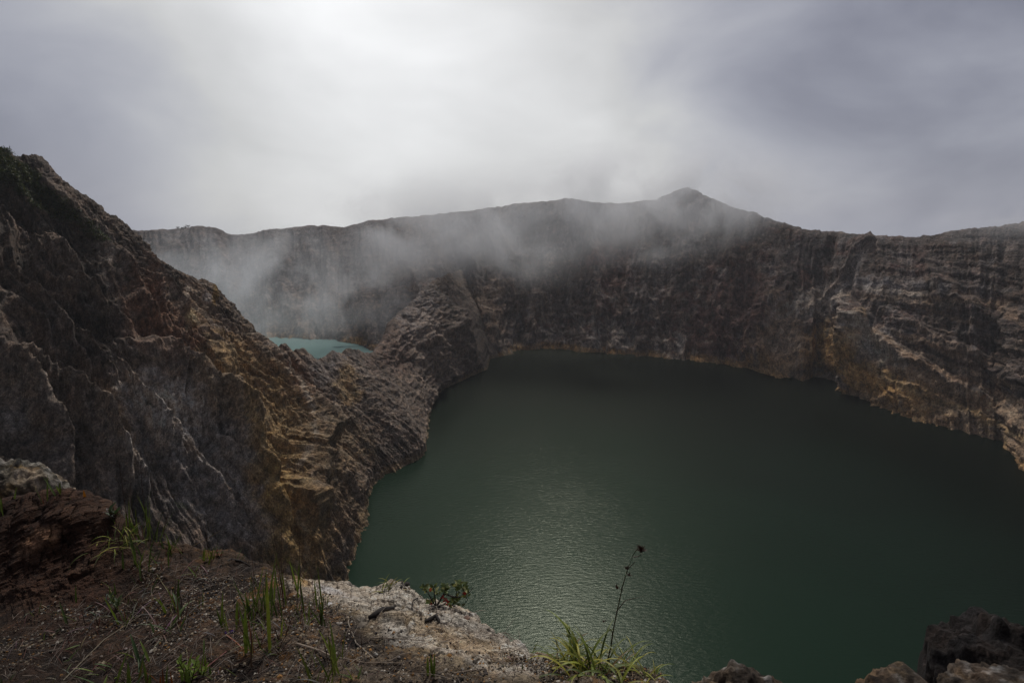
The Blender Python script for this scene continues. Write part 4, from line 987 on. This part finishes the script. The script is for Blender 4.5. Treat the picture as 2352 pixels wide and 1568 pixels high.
# gravel: thousands of small chips over the ledge
def gravel():
    vs = np.array([v.co for v in ground.data.vertices]); X, Y = proj(vs)
    dist = np.linalg.norm(vs - CAM, axis=1)
    nn = fbm(vs / .22, 4, 301)
    wgt = (dist < 3.9) * (X > -60) * (X < 1540) * (Y < 1620) * np.clip(.35 + nn * 1.3, 0.02, 1) * dist ** 2
    wgt *= np.where((X < 330) & (Y < 1390), .12, 1)
    crust = blob(X, Y, nn, 990, 1432, 270, 62, 21.5, .3, .4); wgt *= 1 - .8 * crust
    r_ = np.random.default_rng(11); n = 13000
    idx = r_.choice(len(vs), n, p=wgt / wgt.sum())
    ph = (1 + 5 ** .5) / 2
    ico = np.array([(-1, ph, 0), (1, ph, 0), (-1, -ph, 0), (1, -ph, 0), (0, -1, ph), (0, 1, ph), (0, -1, -ph), (0, 1, -ph), (ph, 0, -1), (ph, 0, 1), (-ph, 0, -1), (-ph, 0, 1)]) / 1.9
    fc = np.array([(0, 11, 5), (0, 5, 1), (0, 1, 7), (0, 7, 10), (0, 10, 11), (1, 5, 9), (5, 11, 4), (11, 10, 2), (10, 7, 6), (7, 1, 8), (3, 9, 4), (3, 4, 2), (3, 2, 6), (3, 6, 8), (3, 8, 9), (4, 9, 5), (2, 4, 11), (6, 2, 10), (8, 6, 7), (9, 8, 1)])
    size = .0028 * np.exp(np.clip(r_.normal(0, .6, n), -1.5, 1.05)) + .001
    sc_ = size[:, None] * r_.uniform(.6, 1.4, (n, 3)); sc_[:, 2] *= .7
    jit = r_.uniform(.65, 1.25, (n, 12, 1))
    a = r_.uniform(0, 6.28, n); ca, sa = np.cos(a), np.sin(a)
    q = ico[None] * jit * sc_[:, None]
    q = np.stack([q[..., 0] * ca[:, None] - q[..., 1] * sa[:, None], q[..., 0] * sa[:, None] + q[..., 1] * ca[:, None], q[..., 2]], -1)
    q = q + vs[idx][:, None] + r_.normal(0, .004, (n, 1, 3)) * [1, 1, 0] + np.array([0, 0, .001])
    F = (fc[None] + (np.arange(n) * 12)[:, None, None]).reshape(-1, 3)
    me = bpy.data.meshes.new('gravel'); me.from_pydata(q.reshape(-1, 3).tolist(), [], F.tolist())
    pal = np.array([(.04, .034, .03), (.07, .055, .042), (.13, .10, .07), (.24, .19, .13), (.20, .10, .03), (.36, .32, .27), (.05, .04, .035), (.09, .07, .05)])
    cl = pal[r_.integers(0, len(pal), n)] * r_.uniform(.6, 1.25, n)[:, None]
    cl *= np.clip(.45 + X[idx] / 900, .35, 1)[:, None] ** .7 * 1.0  # chips darken leftward too, same falloff put into their colour
    c = np.ones((n * 12, 4), np.float32); c[:, :3] = np.repeat(cl, 12, 0)
    at_ = me.attributes.new('tint', 'FLOAT_COLOR', 'POINT'); at_.data.foreach_set('color', c.reshape(-1))
    me.materials.append(plain_mat('gravel_chip', (1, 1, 1), .9, .3, 300., 0, attr=True))
    o = bpy.data.objects.new('gravel', me); col.objects.link(o); o['kind'] = 'stuff'
gravel()

# loose dead stems and hair-thin straw tangled over the brown slope
def litter():
    mb = MB(); r_ = random.Random(21)
    for i in range(1500):
        px = r_.gauss(350, 190) if r_.random() < .75 else r_.uniform(600, 1200); py = r_.uniform(1300, 1566) if px < 620 else r_.uniform(1400, 1566)
        if px < 0 or (px < 300 and py < 1400): continue
        try: b = drop(px, py, -.004)
        except Exception: continue
        if (b - Vector(CAM)).length > 4: continue
        a = r_.uniform(0, 6.28); L_ = r_.uniform(.03, .14); k = r_.uniform(.35, 1.1)
        c = tuple(x * k for x in r_.choice((DRY, DRY, BRN, RED, (.12, .09, .07))))
        pts = [b + Vector((math.cos(a) * L_ * t, math.sin(a) * L_ * t, .004 + .05 * L_ * 4 * t * (1 - t) * r_.uniform(.2, 2) - .1 * L_ * t * (math.sin(a) > 0))) + Vector((0, 0, r_.uniform(0, .01) * t)) for t in (0, .33, .66, 1)]
        mb.tube(pts, [.0008, .0011, .0009, .0004], 3, c)
    o = mb.build('plant_debris', grassm); o['kind'] = 'stuff'
litter()

# ---------------------------------------------------------------- outcrops beyond the ledge
def pal_paint(W, c):
    n1_, n2_ = fbm(W / .25, 4, 5), fbm(W / .07, 4, 6)
    c = lerp3(c, (.26, .16, .05), sst(.1, .4, n1_) * .7); c = lerp3(c, (.42, .38, .33), sst(.0, .35, n2_) * .6); c = lerp3(c, (.04, .034, .028), sst(.12, .4, -n2_) * .85)
    return c
lump('boulder', at(25, 1215, 5.4), .62, .5, .70, (.22, .185, .14), 'pale crumbly boulder with orange stains behind the brown mound at the left edge', 'boulder', bouldm, 6, 3, .2, 2.0, None, paint=pal_paint, ridge=.12)
def brn_paint(W, c):
    n1_, n2_ = fbm(W / .3, 4, 15), fbm(W / .08, 4, 16)
    c = lerp3(c, (.14, .095, .055), sst(0, .35, n1_) * .8); c = lerp3(c, (.30, .27, .24), sst(.22, .5, n2_) * .6); return lerp3(c, (.03, .022, .016), sst(.1, .4, -n2_) * .85)
RK = [(1715, 1745, 4.4, .60, .5, .66, 'brown crumbly rock breaking the bottom edge left of the dark outcrop', 5), (2085, 1745, 4.1, .50, .5, .64, 'tan rock at the bottom edge directly below the dark outcrop', 6), (2320, 1755, 4.0, .48, .5, .66, 'brown rock filling the bottom right corner', 8)]
for px, py, t, rx, ry, rz, lab, sd_ in RK:
    lump('rock', at(px, py, t), rx, ry, rz, (.085, .06, .042), lab, 'rock', bouldm, 6, sd_, .2, 1.8, .98, paint=brn_paint, ridge=.15)
def dk_paint(W, c):
    n1_, n2_ = fbm(W / .6, 4, 25), fbm(W / .16, 4, 26)
    c = lerp3(c, (.11, .095, .095), sst(.3, .5, n1_ * .5 + n2_ * .6) * .6); return c
lump('rock_outcrop', at(2335, 1712, 9.0), 1.35, 1.4, 1.9, (.018, .014, .013), 'large dark jagged outcrop above the water at lower right', 'outcrop', bouldm, 6, 12, .24, 1.6, 1.0, paint=dk_paint, ridge=.17)

# ---------------------------------------------------------------- far skyline trees, and the small shrub on the left crest
def bare_tree(px, py, H_, seed, label):
    b = Vector(at(px, py, 728.)); r_ = random.Random(seed); o = empty('tree', b, label, 'tree', 'bare trees on the far skyline')
    tk = MB(); tk.tube([b - Vector((0, 0, 1)), b + Vector((0, 0, H_ * .5)), b + Vector((.3, 0, H_ * .7))], [.22, .16, .1], 5, (.05, .045, .04)); tk.build('trunk', barkm, o)
    cw = MB()
    for i in range(26):
        p = b + Vector((.2, 0, H_ * r_.uniform(.35, .7))); a = r_.uniform(0, 6.28); L_ = H_ * r_.uniform(.3, .6)
        e_ = p + Vector((math.cos(a) * L_ * .9, math.sin(a) * L_ * .5, L_ * r_.uniform(.2, .8))); cw.tube([p, p.lerp(e_, .5) + Vector((0, 0, .15)), e_], [.10, .07, .03], 3, (.05, .045, .04))
        for k in range(5): cw.leaf(e_ + Vector((r_.gauss(0, .4), r_.gauss(0, .3), r_.gauss(0, .25))), (r_.gauss(0, 1), 0, r_.gauss(.3, 1)), (0, -1, 0), .5, .3, (.04, .045, .025))
    cw.build('crown', barkm, o)
for i, (px, py, h, lab) in enumerate(((432, 526, 5.6, 'tallest bare tree on the far left skyline'), (425, 526, 3.4, 'low bare tree just left of the tallest skyline tree'), (418, 527, 3.0, 'middle bare tree of the low row on the skyline'), (409, 527, 3.6, 'spreading bare tree at the left end of the skyline row'), (440, 525, 2.4, 'stunted bare tree right of the tallest skyline tree'))):
    bare_tree(px, py, h, i, lab)
b = Vector(at(18, 356, 223.)); mb = MB(); mb.origin = np.array(b); r_ = random.Random(9)
for i in range(70):
    mb.leaf(b + Vector((r_.gauss(0, .22) + .1, r_.gauss(0, .2), r_.uniform(0, 1.5))), (r_.gauss(.2, 1), r_.gauss(0, 1), r_.gauss(.6, .6)), (0, -1, .3), .35, .2, (.03, .035, .014))
mb.tube([b - Vector((0, 0, .8)), b + Vector((.1, 0, .7)), b + Vector((.15, 0, 1.4))], [.08, .06, .03], 5, (.04, .03, .02))
tag(mb.build('bush', leafm), 'tiny dark bush silhouetted on the highest left crest', 'bush')
# more low tufts: small clumps that fill the slope between the larger ones
_low = ('short dark clump rooted among dry litter on the brown slope', )
for i, (px, py, h, n, lab) in enumerate((
    (215, 1545, 48, 5, 'short dark tuft at the bottom left, right of the long pale straw'), (150, 1560, 52, 6, 'low bright tuft at the bottom left edge beside the long straw'), (480, 1500, 40, 4, 'stubby tuft on bare soil left of the violet flower'),
    (560, 1440, 70, 6, 'ragged tuft behind the tuft with the violet flower'), (625, 1420, 90, 7, 'tangled brown-stemmed tuft in front of the crowded one'), (675, 1440, 70, 6, 'short tangled tuft right of the crowded one'),
    (345, 1300, 60, 6, 'dark tuft hanging below the dark green brink tuft'), (420, 1330, 50, 4, 'sparse tuft below the bristling one'), (355, 1395, 50, 4, 'dry tuft left of the long broad blade'),
    (300, 1380, 56, 5, 'dull tuft in the dry straw right of the mound foot'), (810, 1568, 46, 4, 'sparse low tuft at the bottom edge right of the yellow-green one'), (705, 1568, 56, 5, 'low tuft at the bottom edge left of the yellow-green one'),
    (1190, 1540, 34, 4, 'tiny tuft on dark gravel left of the bare stalk'), (500, 1568, 40, 5, 'low tuft at the bottom edge right of the leafy seedlings'), (85, 1420, 40, 4, 'thin tuft at the foot of the mound on the far left'))):
    T(px, py, h, n, lab, cols=(G2, G1, (.07, .085, .02)), lean=(.1, .9), droop=(.1, .7), wid=.0085, dark=14, dry=7, spread=.05)


# ================================================================== WORLD, SUN, AIR, CAMERA
SUN_AZ, SUN_EL = 6.0, 50.0
w = bpy.data.worlds.new('World'); bpy.context.scene.world = w; w.use_nodes = True
nt = w.node_tree; nt.nodes.clear(); L = nt.links.new
wo = N(nt, 'ShaderNodeOutputWorld')
skyt = N(nt, 'ShaderNodeTexSky'); skyt.sky_type = 'NISHITA'; skyt.sun_disc = False
skyt.sun_elevation = R(SUN_EL); skyt.sun_rotation = R(SUN_AZ); skyt.air_density = 1.2; skyt.dust_density = 3.0
bg1 = N(nt, 'ShaderNodeBackground', i_Strength=.06); L(skyt.outputs[0], bg1.inputs[0])
tc = N(nt, 'ShaderNodeTexCoord')
def dirv(px, py):
    v = Vector(ray(px, py)); v.normalize(); return v
def gauss(px, py, k, amp, dvec=None):
    """broad bright part of the cloud deck around one direction"""
    v = dvec or dirv(px, py)
    d = N(nt, 'ShaderNodeVectorMath', operation='DOT_PRODUCT'); d.inputs[1].default_value = v
    L(vsrc, d.inputs[0])
    a = N(nt, 'ShaderNodeMath', operation='SUBTRACT'); L(d.outputs['Value'], a.inputs[0]); a.inputs[1].default_value = 1.0
    b = N(nt, 'ShaderNodeMath', operation='MULTIPLY'); L(a.outputs[0], b.inputs[0]); b.inputs[1].default_value = k
    e = N(nt, 'ShaderNodeMath', operation='EXPONENT'); L(b.outputs[0], e.inputs[0])
    m = N(nt, 'ShaderNodeMath', operation='MULTIPLY'); L(e.outputs[0], m.inputs[0]); m.inputs[1].default_value = amp
    return m.outputs[0]
# warped direction so that the bright parts get torn, cloudy edges
wn = N(nt, 'ShaderNodeTexNoise', i_Scale=1.6, i_Detail=5.0, i_Roughness=.5)
L(tc.outputs['Generated'], wn.inputs['Vector'])
wsub = N(nt, 'ShaderNodeVectorMath', operation='SUBTRACT'); L(wn.outputs['Color'], wsub.inputs[0]); wsub.inputs[1].default_value = (.5, .5, .5)
wsc = N(nt, 'ShaderNodeVectorMath', operation='SCALE'); L(wsub.outputs[0], wsc.inputs[0]); wsc.inputs['Scale'].default_value = .30
wad = N(nt, 'ShaderNodeVectorMath', operation='ADD'); L(tc.outputs['Generated'], wad.inputs[0]); L(wsc.outputs[0], wad.inputs[1])
wnm = N(nt, 'ShaderNodeVectorMath', operation='NORMALIZE'); L(wad.outputs[0], wnm.inputs[0])
vsrc = wnm.outputs[0]
parts = [gauss(740, -100, 24, .50), gauss(960, 150, 16, .10), gauss(1080, 330, 40, .12), gauss(1400, 400, 60, .26), gauss(1300, 330, 22, .10), gauss(420, 500, 120, .17), gauss(720, 510, 170, .20), gauss(2250, 480, 60, .05),
         gauss(0, 0, 12, .40, Vector((math.sin(R(-6)) * math.cos(R(48)), math.cos(R(-6)) * math.cos(R(48)), math.sin(R(48)))))]
acc = None
for p_ in parts:
    if acc is None: acc = p_; continue
    a = N(nt, 'ShaderNodeMath', operation='ADD'); L(acc, a.inputs[0]); L(p_, a.inputs[1]); acc = a.outputs[0]
# base cloud deck with soft structure
mpc = N(nt, 'ShaderNodeMapping'); mpc.inputs['Scale'].default_value = (1, 1, 2.0); L(tc.outputs['Generated'], mpc.inputs[0])
cn = N(nt, 'ShaderNodeTexNoise', i_Scale=2.6, i_Detail=6.0, i_Roughness=.5, i_Distortion=.4); L(mpc.outputs[0], cn.inputs['Vector'])
cm = N(nt, 'ShaderNodeMapRange'); cm.inputs[1].default_value = .3; cm.inputs[2].default_value = .7; cm.inputs[3].default_value = .20; cm.inputs[4].default_value = .42
L(cn.outputs[0], cm.inputs[0])
tot = N(nt, 'ShaderNodeMath', operation='ADD'); L(cm.outputs[0], tot.inputs[0]); L(acc, tot.inputs[1])
# unseen sky behind the viewer, dimmed to cut ambient light and raise contrast
sp = N(nt, 'ShaderNodeSeparateXYZ'); L(tc.outputs['Generated'], sp.inputs[0])
bk = N(nt, 'ShaderNodeMapRange'); bk.inputs[1].default_value = -.9; bk.inputs[2].default_value = .7; bk.inputs[3].default_value = .3; bk.inputs[4].default_value = 1.0
L(sp.outputs['Y'], bk.inputs[0])
dm = N(nt, 'ShaderNodeMath', operation='MULTIPLY'); L(tot.outputs[0], dm.inputs[0]); L(bk.outputs[0], dm.inputs[1])
ramp = N(nt, 'ShaderNodeValToRGB')
ramp.color_ramp.elements[0].position = .22; ramp.color_ramp.elements[0].color = (.88, .92, 1.17, 1)
ramp.color_ramp.elements[1].position = .62; ramp.color_ramp.elements[1].color = (.99, 1.0, 1.01, 1)
L(tot.outputs[0], ramp.inputs[0])
cs = N(nt, 'ShaderNodeVectorMath', operation='SCALE'); L(ramp.outputs[0], cs.inputs[0]); L(dm.outputs[0], cs.inputs['Scale'])
bg2 = N(nt, 'ShaderNodeBackground', i_Strength=1.0); L(cs.outputs[0], bg2.inputs[0])
mxs = N(nt, 'ShaderNodeMixShader', i_Fac=.93); L(bg1.outputs[0], mxs.inputs[1]); L(bg2.outputs[0], mxs.inputs[2])
L(mxs.outputs[0], wo.inputs[0])

sd = bpy.data.lights.new('sun', 'SUN'); sd.energy = 2.3; sd.angle = R(8); sd.color = (1, .96, .9)
so = bpy.data.objects.new('sun', sd); col.objects.link(so)
sv = Vector((math.sin(R(SUN_AZ)) * math.cos(R(SUN_EL)), math.cos(R(SUN_AZ)) * math.cos(R(SUN_EL)), math.sin(R(SUN_EL))))
so.rotation_euler = sv.to_track_quat('Z', 'Y').to_euler()
so.location = (0, 0, 400)

def box(name, lo, hi):
    x0, y0, z0 = lo; x1, y1, z1 = hi
    me = bpy.data.meshes.new(name)
    me.from_pydata([(x0, y0, z0), (x1, y0, z0), (x1, y1, z0), (x0, y1, z0), (x0, y0, z1), (x1, y0, z1), (x1, y1, z1), (x0, y1, z1)], [], [(3, 2, 1, 0), (4, 5, 6, 7), (0, 1, 5, 4), (1, 2, 6, 5), (2, 3, 7, 6), (3, 0, 4, 7)])
    o = bpy.data.objects.new(name, me); col.objects.link(o); return o
hz = box('haze', (-1700, -1700, -41), (1700, 1700, 262)); hz['kind'] = 'stuff'
m, nt, o_ = newmat('haze_air')
pv = N(nt, 'ShaderNodeVolumePrincipled', i_Density=.00008, i_Anisotropy=.2); pv.inputs['Color'].default_value = (.90, .93, .99, 1)
nt.links.new(pv.outputs[0], o_.inputs['Volume']); hz.data.materials.append(m)
def mist(center, rad, dens, seed, thr=.44, rz=0, scale=2.2, soft=.22):
    import bmesh
    bm = bmesh.new(); bmesh.ops.create_icosphere(bm, subdivisions=3, radius=1.0)
    me = bpy.data.meshes.new('mist'); bm.to_mesh(me); bm.free()
    o = bpy.data.objects.new('mist', me); col.objects.link(o); o['kind'] = 'stuff'
    o.location = tuple(center); o.scale = rad; o.rotation_euler = (0, 0, R(rz))
    m, nt, oo = newmat('mist_air'); L = nt.links.new
    tc = N(nt, 'ShaderNodeTexCoord')
    mp = N(nt, 'ShaderNodeMapping'); mp.inputs['Location'].default_value = (seed * 3.1, seed * 1.7, 0); mp.inputs['Scale'].default_value = (1.25, .6, .55); mp.inputs['Rotation'].default_value = (0, .35, 0)
    L(tc.outputs['Object'], mp.inputs[0])
    n = N(nt, 'ShaderNodeTexNoise', i_Scale=scale, i_Detail=4.0, i_Roughness=.58, i_Distortion=.5); L(mp.outputs[0], n.inputs['Vector'])
    r1 = N(nt, 'ShaderNodeMapRange', interpolation_type='SMOOTHSTEP'); r1.inputs[1].default_value = thr; r1.inputs[2].default_value = thr + soft; L(n.outputs[0], r1.inputs[0])
    ln = N(nt, 'ShaderNodeVectorMath', operation='LENGTH'); L(tc.outputs['Object'], ln.inputs[0])
    r2 = N(nt, 'ShaderNodeMapRange', interpolation_type='SMOOTHSTEP'); r2.inputs[1].default_value = 1.0; r2.inputs[2].default_value = 0.0; r2.inputs[3].default_value = 0; r2.inputs[4].default_value = 1; L(ln.outputs['Value'], r2.inputs[0])
    a = N(nt, 'ShaderNodeMath', operation='MULTIPLY'); L(r1.outputs[0], a.inputs[0]); L(r2.outputs[0], a.inputs[1])
    b = N(nt, 'ShaderNodeMath', operation='MULTIPLY'); L(a.outputs[0], b.inputs[0]); b.inputs[1].default_value = dens
    pv = N(nt, 'ShaderNodeVolumePrincipled', i_Anisotropy=.35); pv.inputs['Color'].default_value = (.96, .97, 1, 1)
    L(b.outputs[0], pv.inputs['Density']); L(pv.outputs[0], oo.inputs['Volume'])
    o.data.materials.append(m); return o
mist(at(1490, 466, 600), (240, 70, 88), .044, 1, .39)
mist(at(1040, 535, 600), (240, 60, 90), .038, 2, .39)
mist(at(560, 660, 500), (150, 90, 80), .022, 3, .41)
mist(at(800, 690, 500), (90, 60, 60), .014, 4, .42)
mist(at(2330, 520, 360), (80, 40, 22), .010, 5, .44)
bpy.context.scene.cycles.volume_step_rate = 1.0
bpy.context.scene.cycles.volume_max_steps = 128


cd = bpy.data.cameras.new('camera'); cd.lens = 18; cd.sensor_width = 36; cd.clip_end = 20000; cd.clip_start = .05
co = bpy.data.objects.new('camera', cd); col.objects.link(co)
co.location = (0, 0, CAMZ); co.rotation_euler = (math.pi / 2 - PITCH, 0, 0)
s = bpy.context.scene; s.camera = co
s.render.engine = 'CYCLES'
s.view_settings.view_transform = 'Standard'; s.view_settings.look = 'None'; s.view_settings.exposure = 0; s.view_settings.gamma = 1
s.cycles.max_bounces = 5; s.cycles.diffuse_bounces = 3; s.cycles.glossy_bounces = 2; s.cycles.transmission_bounces = 3; s.cycles.volume_bounces = 1; s.cycles.transparent_max_bounces = 6
s.cycles.caustics_reflective = False; s.cycles.caustics_refractive = False
s.cycles.use_denoising = True
s.cycles.sample_clamp_indirect = 4
